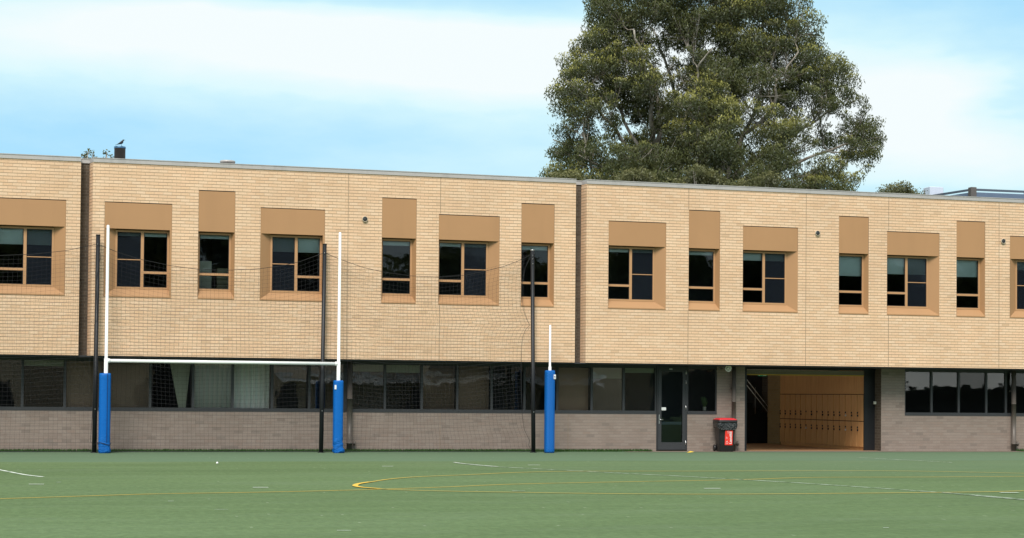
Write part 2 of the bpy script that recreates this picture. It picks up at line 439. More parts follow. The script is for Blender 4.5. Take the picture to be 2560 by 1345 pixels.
# gaps between the three volumes
ra0 = W(203, 400).x; ra1 = W(221, 640, .35).x; ra2 = W(230, 640).x
rb0 = W(1440, 500).x; rb1 = W(1452, 640, .35).x; rb2 = W(1466, 640).x
def vol(x0, x1, splay):
    e = MB()
    hs = [h for h in holes if h[0] > x0-.5 and h[1] < x1+.5]
    # bottom return of the brick skin
    e.quad((x0, 0, ZS), (x0, .11, ZS), (x1, .11, ZS), (x1, 0, ZS))
    if splay is not None: e.quad((splay, .35, ZS), (x0, 0, ZS), (x0, 0, ZT-.12), (splay, .35, ZT-.12))
    e.quad((x1, 0, ZS), (x1, .35, ZS), (x1, .35, ZT-.12), (x1, 0, ZT-.12))
    return wall_skin([x0, x1], [ZS, ZT-.12], 0.0, hs, MT['cream'], 'upper_wall', e)
vol(-14, ra0, None); vol(ra2, rb0, ra1); vol(rb2, 46, rb1)
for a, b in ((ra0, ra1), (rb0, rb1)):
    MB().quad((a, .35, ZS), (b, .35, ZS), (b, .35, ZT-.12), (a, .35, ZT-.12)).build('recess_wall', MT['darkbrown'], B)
# coping
cp = MB()
def cope(poly):     # poly: outer line from left to right
    for (x0, y0), (x1, y1) in zip(poly[:-1], poly[1:]):
        for za, zb, pr in ((ZT-.125, ZT-.02, .022), (ZT-.02, ZT, .034)):
            cp.add([(x0, y0-pr, za), (x1, y1-pr, za), (x1, y1-pr, zb), (x0, y0-pr, zb), (x0, y0+.3, za), (x1, y1+.3, za), (x1, y1+.3, zb), (x0, y0+.3, zb)],
                   [(0, 1, 2, 3), (3, 2, 6, 7), (0, 4, 5, 1), (4, 7, 6, 5), (0, 3, 7, 4), (1, 5, 6, 2)])
cope([(-14, 0), (ra0, 0)]); cope([(ra0+.002, .34), (ra1, .34), (ra2, 0), (rb0, 0)]); cope([(rb0+.002, .34), (rb1, .34), (rb2, 0), (46, 0)])
cp.build('parapet_coping', MT['coping'], B)
# control joints
for px in (867, 1098, 1720, 2014, 2221, 2497.3):
    x = W(px, 850).x; top = ZT-.125
    inside = [h for h in holes if h[0]-.02 < x < h[1]+.02]
    segs = [(ZS+.004, top)] if not inside else [(ZS+.004, inside[0][2]-.03), (inside[0][3]+.03, top)]
    for z0, z1 in segs: MB().box(x-.006, x+.006, -.003, .01, z0, z1).build('control_joint', plain('joint_sealant', (.22, .16, .11), .8) if 'joint' not in MT else MT['joint'], B); MT['joint'] = bpy.data.materials['joint_sealant']
# body: slabs, roof, back, partitions (closed rooms behind glass)
wx0, wx1, wy0, wy1 = 5.0, 20.5, 3.0, 13.0  # unseen light well, added to bring daylight onto the lockers
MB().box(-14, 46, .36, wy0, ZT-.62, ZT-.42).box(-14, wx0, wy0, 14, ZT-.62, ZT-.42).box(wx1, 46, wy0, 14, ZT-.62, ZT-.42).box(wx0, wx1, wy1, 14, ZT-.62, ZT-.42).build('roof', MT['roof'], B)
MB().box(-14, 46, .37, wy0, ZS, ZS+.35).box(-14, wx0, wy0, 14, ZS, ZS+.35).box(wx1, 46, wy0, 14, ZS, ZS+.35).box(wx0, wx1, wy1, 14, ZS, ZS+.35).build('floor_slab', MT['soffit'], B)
MB().box(wx1, wx1+.1, wy0, wy1, ZS+.35, ZT-.62).box(wx0-.1, wx0, wy0, wy1, 0, ZT-.62).box(wx0, wx1, wy0-.1, wy0, ZS, ZT-.62).build('added_well_wall', plain('well_bounce_white', (.86, .83, .77), .8), B)  # white walls of the added well, bouncing daylight into the passage
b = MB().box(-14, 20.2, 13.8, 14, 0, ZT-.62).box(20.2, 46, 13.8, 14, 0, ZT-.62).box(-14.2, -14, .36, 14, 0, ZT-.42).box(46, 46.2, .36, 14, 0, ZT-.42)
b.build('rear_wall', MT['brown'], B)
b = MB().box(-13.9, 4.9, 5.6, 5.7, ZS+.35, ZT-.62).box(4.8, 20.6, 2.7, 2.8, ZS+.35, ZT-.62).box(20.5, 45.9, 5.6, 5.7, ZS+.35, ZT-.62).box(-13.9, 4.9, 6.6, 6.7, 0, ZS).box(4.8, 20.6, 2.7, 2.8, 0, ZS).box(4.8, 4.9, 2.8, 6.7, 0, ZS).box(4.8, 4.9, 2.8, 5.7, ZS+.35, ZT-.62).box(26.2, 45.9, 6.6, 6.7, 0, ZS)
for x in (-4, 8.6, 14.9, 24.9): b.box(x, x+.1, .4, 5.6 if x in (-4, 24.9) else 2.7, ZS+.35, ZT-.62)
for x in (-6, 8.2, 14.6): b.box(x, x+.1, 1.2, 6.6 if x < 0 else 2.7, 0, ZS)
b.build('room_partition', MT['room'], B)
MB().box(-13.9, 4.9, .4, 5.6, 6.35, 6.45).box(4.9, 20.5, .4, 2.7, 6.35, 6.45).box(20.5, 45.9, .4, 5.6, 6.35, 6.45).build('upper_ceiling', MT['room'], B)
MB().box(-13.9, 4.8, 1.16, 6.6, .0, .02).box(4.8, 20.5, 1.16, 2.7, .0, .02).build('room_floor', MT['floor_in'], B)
# dark soffit edge beam below the cream brick
MB().box(-14, 46, .03, YL+.02, ZS-.035, ZS-.002).build('soffit', MT['soffit'], B)

# upper windows: part = frame with panel, sub-parts panes, sill, reveal, blind
FT = .055
drops = {0: .42, 1: .10, 2: .40, 3: .10, 4: .09, 5: .22, 6: .50, 7: .25}
ndrops = {0: .10, 1: .12, 2: .12, 3: .11, 4: .60, 5: .52}
def upper_window(x0, w, zt, splay, idx, drop):
    x1 = x0+w
    # metal head panel, nearly flush with the brick (shadow gap above)
    fr = MB()
    sp = .30 if splay else 0.0
    fx0 = x0+(sp if splay == 'L' else .0); fx1 = x1-(sp if splay == 'R' else .085)
    if splay == 'L': fx1 = x1-.055
    zb = HB+.235      # back edge of the sloping sill
    yb = RD
    # frame members
    def bar(a, b_, c, d, y0=yb-.01, y1=yb+.05): fr.box(a, b_, y0, y1, c, d)
    bar(fx0, fx0+FT, zb, HW-.02); bar(fx1-FT, fx1, zb, HW-.02)
    bar(fx0+FT, fx1-FT, zb, zb+FT); bar(fx0+FT, fx1-FT, HW-.02-FT, HW-.02)
    gl = []
    zi0, zi1 = zb+FT, HW-.02-FT
    if splay:
        mid = (fx0+fx1)/2
        bar(mid-.04, mid+.04, zi0, zi1, yb-.012, yb+.05)
        A = (fx0+FT, mid-.04); C = (mid+.04, fx1-FT)
        tr, sc = (A, C) if splay == 'R' else (C, A)
        zt_ = zi0+.37
        bar(tr[0], tr[1], zt_, zt_+.065)
        bar(sc[0], sc[1], zi0+.735, zi0+.757, yb+.004, yb+.03)
        gl = [(tr[0], tr[1], zi0, zt_), (tr[0], tr[1], zt_+.065, zi1), (sc[0], sc[1], zi0, zi1)]
    else:
        zt_ = zi0+.37
        bar(fx0+FT, fx1-FT, zt_, zt_+.065)
        gl = [(fx0+FT, fx1-FT, zi0, zt_), (fx0+FT, fx1-FT, zt_+.065, zi1)]
    win = fr.build('window', MT['tanframe'], B)
    for i, (a, b_, c, d) in enumerate(gl):
        MB().quad((a-.004, yb+.022, c-.004), (b_+.004, yb+.022, c-.004), (b_+.004, yb+.022, d+.004), (a-.004, yb+.022, d+.004)).build('pane', GL[(idx*2+i) % 3], win)
    if splay:
        a, b_, c, d = gl[2]
        MB().quad((a, yb+.014, c), (b_, yb+.014, c), (b_, yb+.014, d), (a, yb+.014, d)).build('insect_screen', MT['flyscreen'], win)
    # dark gasket rim
    k = MB()
    for a, b_, c, d in gl:
        for q in ((a, a+.014, c, d), (b_-.014, b_, c, d), (a+.014, b_-.014, c, c+.014), (a+.014, b_-.014, d-.014, d)):
            k.box(q[0], q[1], yb+.008, yb+.02, q[2], q[3])
    k.build('gasket', MT['black'], win)
    MB().box(x0+.004, x1-.004, .006, .15, HW, zt-.022).build('head_panel', MT['tan'], win)
    MB().box(x0+.001, x1-.001, .02, .15, zt-.022, zt).build('shadow_gap', MT['soffit'], win)
    # sloping sill with a small nosing
    s0 = (x0+.003, -.012, HB+.03); s1 = (x1-.003, -.012, HB+.03)
    MB().add([s0, s1, (fx1 if splay == 'R' else x1-.003, yb, zb), (fx0 if splay == 'L' else x0+.003, yb, zb), (x0+.003, -.012, HB), (x1-.003, -.012, HB), (x1-.003, yb, HB), (x0+.003, yb, HB)],
             [(0, 1, 2, 3), (4, 5, 1, 0), (7, 6, 5, 4)]).build('sill', MT['tan'], win)
    # reveals
    r = MB()
    if splay == 'R':
        r.quad((fx1, yb, zb), (x1-.003, -.004, HB+.03), (x1-.003, -.004, HW), (fx1, yb, HW))
        r.quad((x0+.002, 0, HB), (x0+.002, yb+.05, HB), (x0+.002, yb+.05, HW), (x0+.002, 0, HW))
    elif splay == 'L':
        r.quad((x0+.003, -.004, HB+.03), (fx0, yb, zb), (fx0, yb, HW), (x0+.003, -.004, HW))
        r.box(x1-.055, x1-.003, -.004, yb+.05, HB+.03, HW)
        r.v = [p for p in r.v]
    else:
        r.quad((fx1, yb, zb), (x1-.003, -.004, HB+.03), (x1-.003, -.004, HW), (fx1, yb, HW))
        r.quad((x0+.002, 0, HB), (x0+.002, yb+.05, HB), (x0+.002, yb+.05, HW), (x0+.002, 0, HW))
    r.quad((x0+.003, .15, HW+.001), (x1-.003, .15, HW+.001), (x1-.003, yb+.06, HW+.001), (x0+.003, yb+.06, HW+.001))
    r.build('reveal', MT['tan'], win)
    if drop:
        # roller blind: cassette and cloth
        MB().box(fx0+.03, fx1-.03, yb+.09, yb+.14, zi1-drop, zi1+.02).box(fx0+.03, fx1-.03, yb+.08, yb+.16, zi1-.10, zi1-.07).build('blind', MT['blind'], win)
    return win
for i, (x, s) in enumerate(wide): upper_window(x, WW, HT_W, s, i, drops[i])
for i, x in enumerate(narrow): upper_window(x, NW, HT_N, None, i+1, ndrops[i])
# overflow pipe outlets in the brick
for px, py in ((912, 548), (2043, 583), (2507, 603)):
    p = W(px, py)
    v = MB().lathe((p.x, 0, p.z), [(.080, .02), (.080, -.05), (.066, -.05), (.065, .015), (.0, .016)], 24, 'y').build('vent_outlet', plain('vent_cream', (.50, .42, .32), .5), B)
    MB().lathe((p.x, 0, p.z), [(.066, -.040), (.066, -.044), (.001, -.042)], 24, 'y').build('vent_hole', MT['soffit'], v)

# ground floor
xd0 = W(1641, 1000, YL).x; xd1 = W(1718.5, 1000, YL).x
xs1 = W(1792, 1000, YL).x
xp0 = W(1862, 1000, YL).x; xp1 = W(2203, 1000, YL).x
xr0 = W(2262, 1000, YL).x
ZSILL = 1.115; ZTOP = ZS-.035
hl = [(-13.9, xd0, ZSILL, ZTOP), (xd0, xd1, -1, ZTOP), (xd1, xs1, ZSILL, ZTOP), (xp0, xp1, -1, ZTOP), (xr0, 45.5, ZSILL, ZTOP)]
e = MB().quad((xp0, YL, 0), (xp0, YL+.4, 0), (xp0, YL+.4, ZTOP), (xp0, YL, ZTOP))
wall_skin([-14, 46], [0, ZTOP], YL, hl, MT['brown'], 'lower_wall', e)
for px in (1420, 1100): 
    x = W(px, 1080, YL).x; MB().box(x-.006, x+.006, YL-.003, YL+.01, .01, ZSILL-.01).build('control_joint', MT['joint'], B)
def lower_window(x0, x1, i, fill=None, z0=ZSILL):
    f = MB(); y0, y1 = YL+.02, YL+.09
    f.box(x0, x0+.035, y0, y1, z0+.10, ZTOP-.09); f.box(x1-.035, x1, y0, y1, z0+.10, ZTOP-.09)
    f.box(x0, x1, y0-.025, y1, z0, z0+.10); f.box(x0, x1, y0-.01, y1, ZTOP-.09, ZTOP)
    w = f.build('window', MT['frame'], B)
    MB().quad((x0+.03, YL+.06, z0+.09), (x1-.03, YL+.06, z0+.09), (x1-.03, YL+.06, ZTOP-.08), (x0+.03, YL+.06, ZTOP-.08)).build('pane', GLOW[(i*7+(i//3)) % 5], w)
    if fill in ('folds', 'folds2'):
        n_ = 26; vs = []
        for k in range(n_+1):
            x = x0+.03+(x1-x0-.06)*k/n_; y = YL+(.14 if fill == 'folds' else .45)+.03*sin(k*1.9)+.012*sin(k*4.7)
            vs += [(x, y, z0+.02), (x, y, ZTOP-.03)]
        MB().add(vs, [(2*k, 2*k+2, 2*k+3, 2*k+1) for k in range(n_)], True).build('curtain', MT['folds'], w)
    elif fill == 'folds_dark':
        n_ = 20; vs = []
        for k in range(n_+1):
            x = x0+.03+(x1-x0-.06)*k/n_; y = YL+.45+.04*sin(k*1.6)
            vs += [(x, y, z0+.02), (x, y, ZTOP-.03)]
        MB().add(vs, [(2*k, 2*k+2, 2*k+3, 2*k+1) for k in range(n_)], True).build('curtain', MT['curtain_dark'], w)
    elif fill == 'drape':        # curtain gathered in a V
        xm = x0+(x1-x0)*.78
        MB().add([(x0+.45*(x1-x0), YL+.25, ZTOP-.04), (x0+.7*(x1-x0), YL+.22, ZTOP-.04), (x1-.05, YL+.25, ZTOP-.04), (xm+.08, YL+.3, z0+.1), (xm-.12, YL+.27, z0+.1)], [(0, 4, 1), (1, 4, 3), (1, 3, 2)]).build('curtain', MT['curtain_dark'], w)
    elif fill == 'screen':      # pinboard screen standing close behind the glass
        MB().box(x0+.05, x1-.02, YL+.30, YL+.33, z0+.02, ZTOP-.10).build('screen_board', MT['brownboard'], w)
    elif isinstance(fill, float):
        MB().box(x0+.04, x1-.04, YL+.12, YL+.14, ZTOP-.09-fill, ZTOP-.05).build('blind', MT['blind_low'], w)
    return w
MT['curtain_dark'] = plain('grey_green_curtain', (.42, .45, .38), .85)
MT['blind_low'] = plain('green_grey_blind', (.30, .38, .31), .8)
MT['brownboard'] = plain('brown_pinboard', (.30, .22, .17), .85)
cent = [-365, -260, -157, -52, 56, 162, 267, 376, 483, 582, 681, 774, 862]
xs = [W(p, 960, YL).x for p in cent]
fills = {8: 'folds', 9: 'folds2', 7: 'drape', 4: .16, 5: 'screen', 6: 'screen'}
for i in range(len(xs)-1): lower_window(xs[i], xs[i+1], i, fills.get(i))
xs2 = [xs[-1]+.18]+[W(p, 960, YL).x for p in (963, 1055, 1144, 1230, 1312, 1394, 1480, 1560, 1641)]
MB().box(xs[-1], xs[-1]+.18, YL+.012, YL+.10, ZSILL, ZTOP).build('mullion_panel', MT['frame'], B)
f2 = {0: .20, 1: .22, 3: 'screen', 2: 'screen', 6: 'screen', 7: .32, 8: .14}
for i in range(len(xs2)-1): lower_window(xs2[i], xs2[i+1], i+1, f2.get(i))
lower_window(xd1, xs1, 2)
xs3 = [xr0]+[W(p, 1000, YL).x for p in (2330, 2398, 2467, 2516, 2600, 2690, 2780, 2870)]
for i in range(len(xs3)-1): lower_window(xs3[i], xs3[i+1], i+(0 if i else 1))
# the glazed door
D = MB()
y0, y1 = YL-.0, YL+.07
dz = .03
D.box(xd0+.01, xd0+.045, y0, y1, dz, ZTOP-.02).box(xd1-.045, xd1-.01, y0, y1, dz, ZTOP-.02).box(xd0+.045, xd1-.045, y0, y1, ZTOP-.07, ZTOP-.02)
D.box(xd0+.055, xd0+.16, y0-.012, y1-.02, dz+.01, ZTOP-.08).box(xd1-.16, xd1-.055, y0-.012, y1-.02, dz+.01, ZTOP-.08)
D.box(xd0+.16, xd1-.16, y0-.012, y1-.02, dz+.01, dz+.235).box(xd0+.16, xd1-.16, y0-.012, y1-.02, ZTOP-.19, ZTOP-.08)
door = D.build('door', MT['frame'], B)
MB().quad((xd0+.155, YL+.025, dz+.23), (xd1-.155, YL+.025, dz+.23), (xd1-.155, YL+.025, ZTOP-.185), (xd0+.155, YL+.025, ZTOP-.185)).build('pane', GL[0], door)
h = MB().box(xd0+.075, xd0+.10, YL-.024, YL-.013, .83, 1.10).tube([(xd0+.088, YL-.03, .95), (xd0+.088, YL-.06, .95), (xd0+.20, YL-.06, .948)], .011, 8)
h.build('handle', MT['steel'], door)
for px, py in ((1716, 931), (1716, 955), (1716, 1019), (1715, 1107)):
    p = W(px, py, YL)
    MB().lathe((xd1-.055, YL-.018, p.z-.06), [(.004, 0), (.013, .006), (.013, .055), (.016, .058), (.016, .066), (.013, .07), (.013, .118), (.004, .124)], 10).build('hinge', MT['steel'], door)
p = W(1659, 1022, YL)
MB().box(p.x-.085, p.x+.085, YL+.018, YL+.022, p.z-.045, p.z+.045).build('notice', MT['white'], door)
MB().box(xd0+.165, xd1-.165, YL+.032, YL+.036, .80, .885).build('safety_stripe', MT['slate'], door)
MB().box(xd0+.4, xd0+.5, YL-.026, YL-.014, ZTOP-.12, ZTOP-.09).build('latch_plate', MT['steel'], door)
# plant on the window sill inside
pp = W(1760, 1026, YL+.25)
pot = thing('potted_plant', 'small plant in a white pot on the sill inside the window beside the glass door', 'plant', (pp.x, YL+.22, ZSILL+.10))
MB().lathe((0, 0, 0), [(.045, 0), (.058, .11), (.062, .13), (.05, .13), (.045, .10), (.001, .10)], 14).build('pot', MT['pot'], pot)
pl = MB()
for k in range(46):
    a = random.uniform(0, 6.28); r = random.uniform(.03, .13); hh = random.uniform(.10, .32)
    c0 = Vector((r*cos(a)*.3, r*sin(a)*.2, .11)); c1 = Vector((r*cos(a), r*sin(a)*.6, .11+hh)); t = Vector((-sin(a), cos(a), 0))*.016
    pl.add([c0-t*.3, c0+t*.3, c1+t, c1+Vector((cos(a)*.03, 0, .02)), c1-t], [(0, 1, 2, 3, 4)])
pl.build('foliage', plain('pot_plant_green', (.06, .12, .04), .6), pot)
# cabinet sill shelf carrying the pot
MB().box(xd1+.04, xs1-.04, YL+.10, YL+.40, ZSILL+.06, ZSILL+.10).build('inner_sill', MT['room'], B)

# passage with the lockers
YB = 10.4
xpr = xp1
ps = MB()
ps.box(xp0, xp0+.065, YL+.002, YL+.4, 0, ZTOP)       # left jamb steel
ps.box(xp0+.065, xpr, YL+.38, YL+.43, ZTOP-.07, ZTOP)         # head
ps.box(W(2160.5, 1050, YL+.42).x, xpr+.06, YL+.42, YL+.47, 0, ZTOP)             # right-hand steel return
ps.build('portal_frame', MT['black'], B)
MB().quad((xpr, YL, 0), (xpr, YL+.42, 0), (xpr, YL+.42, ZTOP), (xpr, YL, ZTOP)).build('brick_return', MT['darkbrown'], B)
sh = MB(); sx1 = xpr-.02
for k in range(3): sh.cbox(xp0+.07, sx1, YL+.44+.004*k, YL+.5, ZTOP-.075-.045*(k+1), ZTOP-.077-.045*k, .008)
shb = sh.build('roller_shutter', plain('shutter_beige', (.19, .17, .13), .5), B)
MB().box(xp0+.07, sx1, YL+.44, YL+.49, ZTOP-.245, ZTOP-.212).build('shutter_edge', MT['yellow'], shb)
struct(MB().quad((xp0, YL, .004), (xpr, YL, .004), (xpr, YB, .004), (xp0, YB, .004)).build('passage_floor', MT['redfloor']))
struct(MB().quad((wx0, 3.0, .008), (xp0-.001, 3.0, .008), (xp0-.001, 13.0, .008), (wx0, 13.0, .008)).build('added_well_floor', plain('well_bounce_pale', (.80, .76, .68), .8)))  # added pale floor of the unseen well, bounces daylight
XLK = W(2160.5, 1050, 1.45).x      # face of the lockers
def y_on(px):
    d = ray(px, 1050); return -DIST+d.y*XLK/d.x
YK0, YK1 = y_on(1950), y_on(1919)
YR = YK1+.3
b = MB().box(xp0-.1, xp0, YL+.41, 3.0, 0, ZS).box(xp0-.1, xp0, 3.0, wy1, 2.5, ZS).box(XLK+.55, XLK+.65, YL+1.1, 14, 0, ZS)  # left side kept open to the added light well
b.build('passage_wall', MT['darkbrown'], B)
MB().box(XLK, XLK+.5, YK0+.02, YK1, 0, ZS-.002).build('passage_pier', MT['warmbrick'], B)
MB().box(xp0, XLK+.55, YL+.55, YR+1.6, ZTOP-.03, ZTOP).build('passage_ceiling', plain('white_ceiling', (.85, .82, .76), .8), B)
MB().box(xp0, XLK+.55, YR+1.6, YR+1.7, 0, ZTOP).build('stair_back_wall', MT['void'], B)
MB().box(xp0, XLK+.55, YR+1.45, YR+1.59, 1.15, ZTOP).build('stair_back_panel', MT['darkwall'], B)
# stair handrail (two rails, falling to the right)
def Wp(px, py, Y): return W(px, py, Y)
rail = thing('stair_handrail', 'two parallel white rails sloping down inside the dark stair opening', 'handrail', tuple(W(1893, 1111, YR)*1.0))
rl = Vector(rail.location)
for (a, b_) in (((1852, 930), (1921, 1018)), ((1852, 944), (1921, 1031))):
    MB().tube([W(*a, YR)-rl, W(*b_, YR)-rl], .016, 8).build('rail', MT['white'], rail)
MB().tube([W(1888, 968, YR)-rl, W(1888, 1035, YR)-rl], .008, 6).build('post', MT['steel'], rail)
# stair flight below the rails
st = MB()
a0 = W(1852, 1010, YR); 
n_ = 8
for k in range(n_):
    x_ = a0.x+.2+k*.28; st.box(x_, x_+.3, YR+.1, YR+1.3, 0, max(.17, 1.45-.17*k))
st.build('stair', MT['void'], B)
# exit sign
p = W(1906, 933, 4.0)
mg, ntg, og = new_mat('lit_exit_green'); ng = N(ntg)
ob_ = ng.bsdf(og, (.02, .25, .12), .4); ob_.inputs['Emission Color'].default_value = (.02, .35, .16, 1); ob_.inputs['Emission Strength'].default_value = .15
MT['signglow'] = mg
es = thing('exit_sign', 'green and white exit sign hanging behind the roller shutter', 'sign', (p.x, 4.0, p.z-.02))
MB().cbox(-.15, .15, -.02, .02, -.075, .075).build('sign_box', MT['signglow'], es)
MB().box(-.135, -.10, -.024, -.021, -.06, .06).box(.02, .12, -.024, -.021, -.06, -.045).box(.02, .035, -.024, -.021, -.045, .05).add([(-.06, -.0225, .0), (-.02, -.0225, .035), (-.02, -.0225, -.035)], [(0, 2, 1)]).box(-.02, .0, -.024, -.021, -.012, .012).box(.05, .075, -.024, -.021, -.03, .03).build('pictogram', MT['white'], es)
# lockers
NL = 15; L0 = YK0; LW = (L0-1.50)/15.0
lb = thing('locker_bank', 'long bank of two rows of timber lockers with black locks in the open passage', 'lockers', (XLK, L0, 0))
zA, zM, zC = .07, 0, 0
zt2 = W(1990, 985.5, 5.0).z
z_low0 = .105
zmid = W(1960, 1048, 5.9).z; ztp = W(1960, 985, 5.9).z
ye = -(NL*LW)
MB().box(.03, .5, ye, 0, .004, z_low0-.006).build('plinth', MT['timber'], lb)
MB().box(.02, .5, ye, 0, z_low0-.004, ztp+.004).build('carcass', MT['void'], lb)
MB().box(0, .5, ye, 0, ztp+.010, ZTOP-.04).build('top_panel', MT['timber'], lb)
first = None
for r, (za, zb_) in enumerate(((z_low0, zmid-.012), (zmid+.012, ztp-.012))):
    dm = MB().cbox(-.008, .018, -LW+.022, -.022, za, zb_, .003)
    lk = MB().lathe((-.001, -.045, 0), [(.026, .0), (.026, -.03), (.001, -.032)], 10, 'x')
    lkz = W(1960, 1028 if r else 1062, 5.9).z
    lk2 = MB().cbox(-.038, -.004, -.085, -.035, -.125, -.065, .005).tube([(-.014, -.045, -.045), (-.014, -.045, -.015), (-.014, -.03, -.015), (-.014, -.03, -.045)], .004, 6)
    d0 = dm.build('locker_door', MT['timber'], lb)
    k0 = lk.build('lock', MT['black'], d0, (0, 0, lkz))
    k1 = lk2.build('padlock', MT['black'], d0, (0, 0, lkz))
    for k in range(1, NL):
        c = d0.copy(); COL.objects.link(c); c.parent = lb; c.location = (0, -k*LW, 0)
        q = k0.copy(); COL.objects.link(q); q.parent = c
        if not (r == 1 and k in (5, 7)):
            q = k1.copy(); COL.objects.link(q); q.parent = c
            if k in (5, 12): q.data = k1.data.copy(); q.data.materials.clear(); q.data.materials.append(MT['steel'])

# downpipes with a cleaning cap
for j, (px, r_) in enumerate(((874, .078), (1834, .062), (2533.5, .072))):
    x = W(px, 1000, YL-.1).x
    dpp = MB().lathe((x, YL-.12, 0), [(r_, .0), (r_, .22), (r_+.010, .22), (r_+.010, .25), (r_, .25), (r_, 1.5), (r_+.008, 1.5), (r_+.008, 1.52), (r_, 1.52), (r_, ZS-.037)], 20).build('downpipe', MT['pipe'], B)
    MB().lathe((x, YL-.12, .24), [(.03, 0), (.035, r_+.04), (.072, r_+.045), (.075, r_+.085), (.05, r_+.10), (.001, r_+.105)], 16, 'x').build('cleaning_cap', MT['pipe'], dpp)
    if j: MB().box(x-r_-.02, x+r_+.02, YL-.05, YL, 1.9, 1.94).build('pipe_bracket', MT['pipe'], dpp)
# keypad box
p = W(2186, 1007, YL+.3)
tag(MB().cbox(-.07, .0, -.04, .04, -.045, .045).build('alarm_box', MT['offwhite'], None, (xpr-.002, YL+.35, p.z)), 'small white box fixed to the black steel edge right of the lockers', 'control box')
# horn speaker under the soffit
p = W(1819, 921, YL-.62)
sp = thing('outdoor_speaker', 'round cream horn speaker mounted under the soffit above the rubbish bin', 'speaker', (p.x, YL-.62, p.z))
MB().lathe((0, 0, 0), [(.03, .16), (.04, .06), (.098, -.05), (.105, -.06), (.098, -.065), (.06, -.02), (.045, .0), (.001, .01)], 22, 'y').build('horn', MT['offwhite'], sp)
MB().lathe((0, 0, 0), [(.035, -.0), (.035, -.045), (.02, -.055), (.001, -.057)], 14, 'y').build('driver', MT['offwhite'], sp)
MB().box(-.11, -.08, .05, .10, -.03, .08).box(-.11, .03, .10, .13, -.03, .03).box(-.02, .02, .12, .62, -.02, .02).build('bracket', MT['steel'], sp)
# storage things seen through the narrow window
p = W(513, 680, .6)
cb = thing('whiteboard', 'pale board standing inside the first narrow upper window', 'board', (p.x, .75, ZS+.35))
MB().cbox(-.19, .19, 0, .04, .75, 2.35).build('board', MT['board'], cb)
MB().box(-.17, -.14, -.1, .14, 0, .75).box(.14, .17, -.1, .14, 0, .75).build('stand', MT['steel'], cb)
p = W(560, 690, .8)
cb = thing('storage_cabinet', 'yellowish slatted cabinet inside the first narrow upper window', 'cabinet', (p.x+.06, .95, ZS+.35))
cbm = MB()
for k in range(14): cbm.cbox(-.24, .24, 0, .4, .02+k*.155, .165+k*.155, .008)
cbm.build('drawer_stack', MT['card'], cb)

# roof items
def at_roof(px, py, Y): return W(px, py, Y)
p0 = W(285, 390, 1.6); p1 = W(314, 390, 1.6); pt = W(299, 367.5, 1.6)
r_ = (p1.x-p0.x)/2*.97
fl = MB().lathe(((p0.x+p1.x)/2, 1.6, 0), [(r_, ZT-.45), (r_, pt.z-.05), (r_*1.03, pt.z-.05), (r_*1.03, pt.z-.0), (r_*.96, pt.z), (r_*.95, pt.z-.1), (.001, pt.z-.1)], 28).build('flue', MT['flue'], B)
MB().lathe(((p0.x+p1.x)/2, 1.6, 0), [(r_*1.035, pt.z-.045), (r_*1.05, pt.z-.04), (r_*1.05, pt.z+.006), (r_*.94, pt.z+.006), (r_*.94, pt.z-.04)], 28).build('rim', MT['flueblue'], fl)
FLX, FLZ = (p0.x+p1.x)/2, pt.z
p0 = W(549, 405, 2.0); p1 = W(589, 405, 2.0); pt = W(569, 402, 2.0)
MB().lathe(((p0.x+p1.x)/2, 2.0, 0), [(.15, ZT-.45), (.15, pt.z-.08), (.21, pt.z-.07), (.225, pt.z-.03), (.21, pt.z), (.001, pt.z+.01)], 24).build('roof_vent', MT['coping'], B)

# bird on the flue
bd = thing('bird', 'dark bird perched on the flue above the roof', 'bird', (FLX+.03, 1.6-r_*.9, FLZ+.006))
sc_ = 1.0
def ringpt(c, ry, rz, ax, n=10):   # ring about an axis in xz plane
    ax = Vector(ax).normalized(); side = Vector((0, 1, 0)); upv = ax.cross(side)
    return [Vector(c)+side*ry*cos(2*pi*k/n)+upv*rz*sin(2*pi*k/n) for k in range(n)]
ax = (.8, 0, .62)
path = [((-.115, 0, .045), .010, .006), ((-.085, 0, .055), .020, .010), ((-.055, 0, .068), .030, .022), ((-.02, 0, .085), .040, .036), ((.01, 0, .105), .043, .042), ((.032, 0, .130), .036, .036), ((.042, 0, .152), .024, .025), ((.052, 0, .168), .024, .024), ((.066, 0, .178), .018, .018), ((.078, 0, .180), .006, .006)]
body = MB().loft([ringpt(c, a, b_, ax) for c, a, b_ in path]).build('body', MT['bird'], bd)
MB().loft([ringpt(c, a, b_, (1, 0, -.1), 8) for c, a, b_ in (((.072, 0, .180), .007, .007), ((.09, 0, .177), .004, .005), ((.108, 0, .172), .001, .001))]).build('beak', MT['black'], bd)
MB().add([(-.08, -.02, .062), (-.08, .02, .062), (-.165, .022, .022), (-.165, -.022, .022), (-.08, -.02, .052), (-.08, .02, .052), (-.165, .022, .017), (-.165, -.022, .017)], [(0, 1, 2, 3), (7, 6, 5, 4), (0, 3, 7, 4), (1, 5, 6, 2), (2, 6, 7, 3)]).build('tail', MT['bird'], bd)
for s_ in (-1, 1):
    MB().loft([ringpt(c, a, b_, ax, 8) for c, a, b_ in (((.028, s_*.036, .128), .008, .014), ((-.01, s_*.043, .10), .009, .028), ((-.06, s_*.034, .068), .006, .018), ((-.12, s_*.014, .042), .002, .004))]).build('wing', MT['bird'], bd)
    MB().tube([(.005, s_*.018, .075), (.0, s_*.018, .035), (.006, s_*.018, .0)], .0035, 6).tube([(.006, s_*.018, .003), (.032, s_*.022, .003)], .003, 6).build('leg', MT['black'], bd)

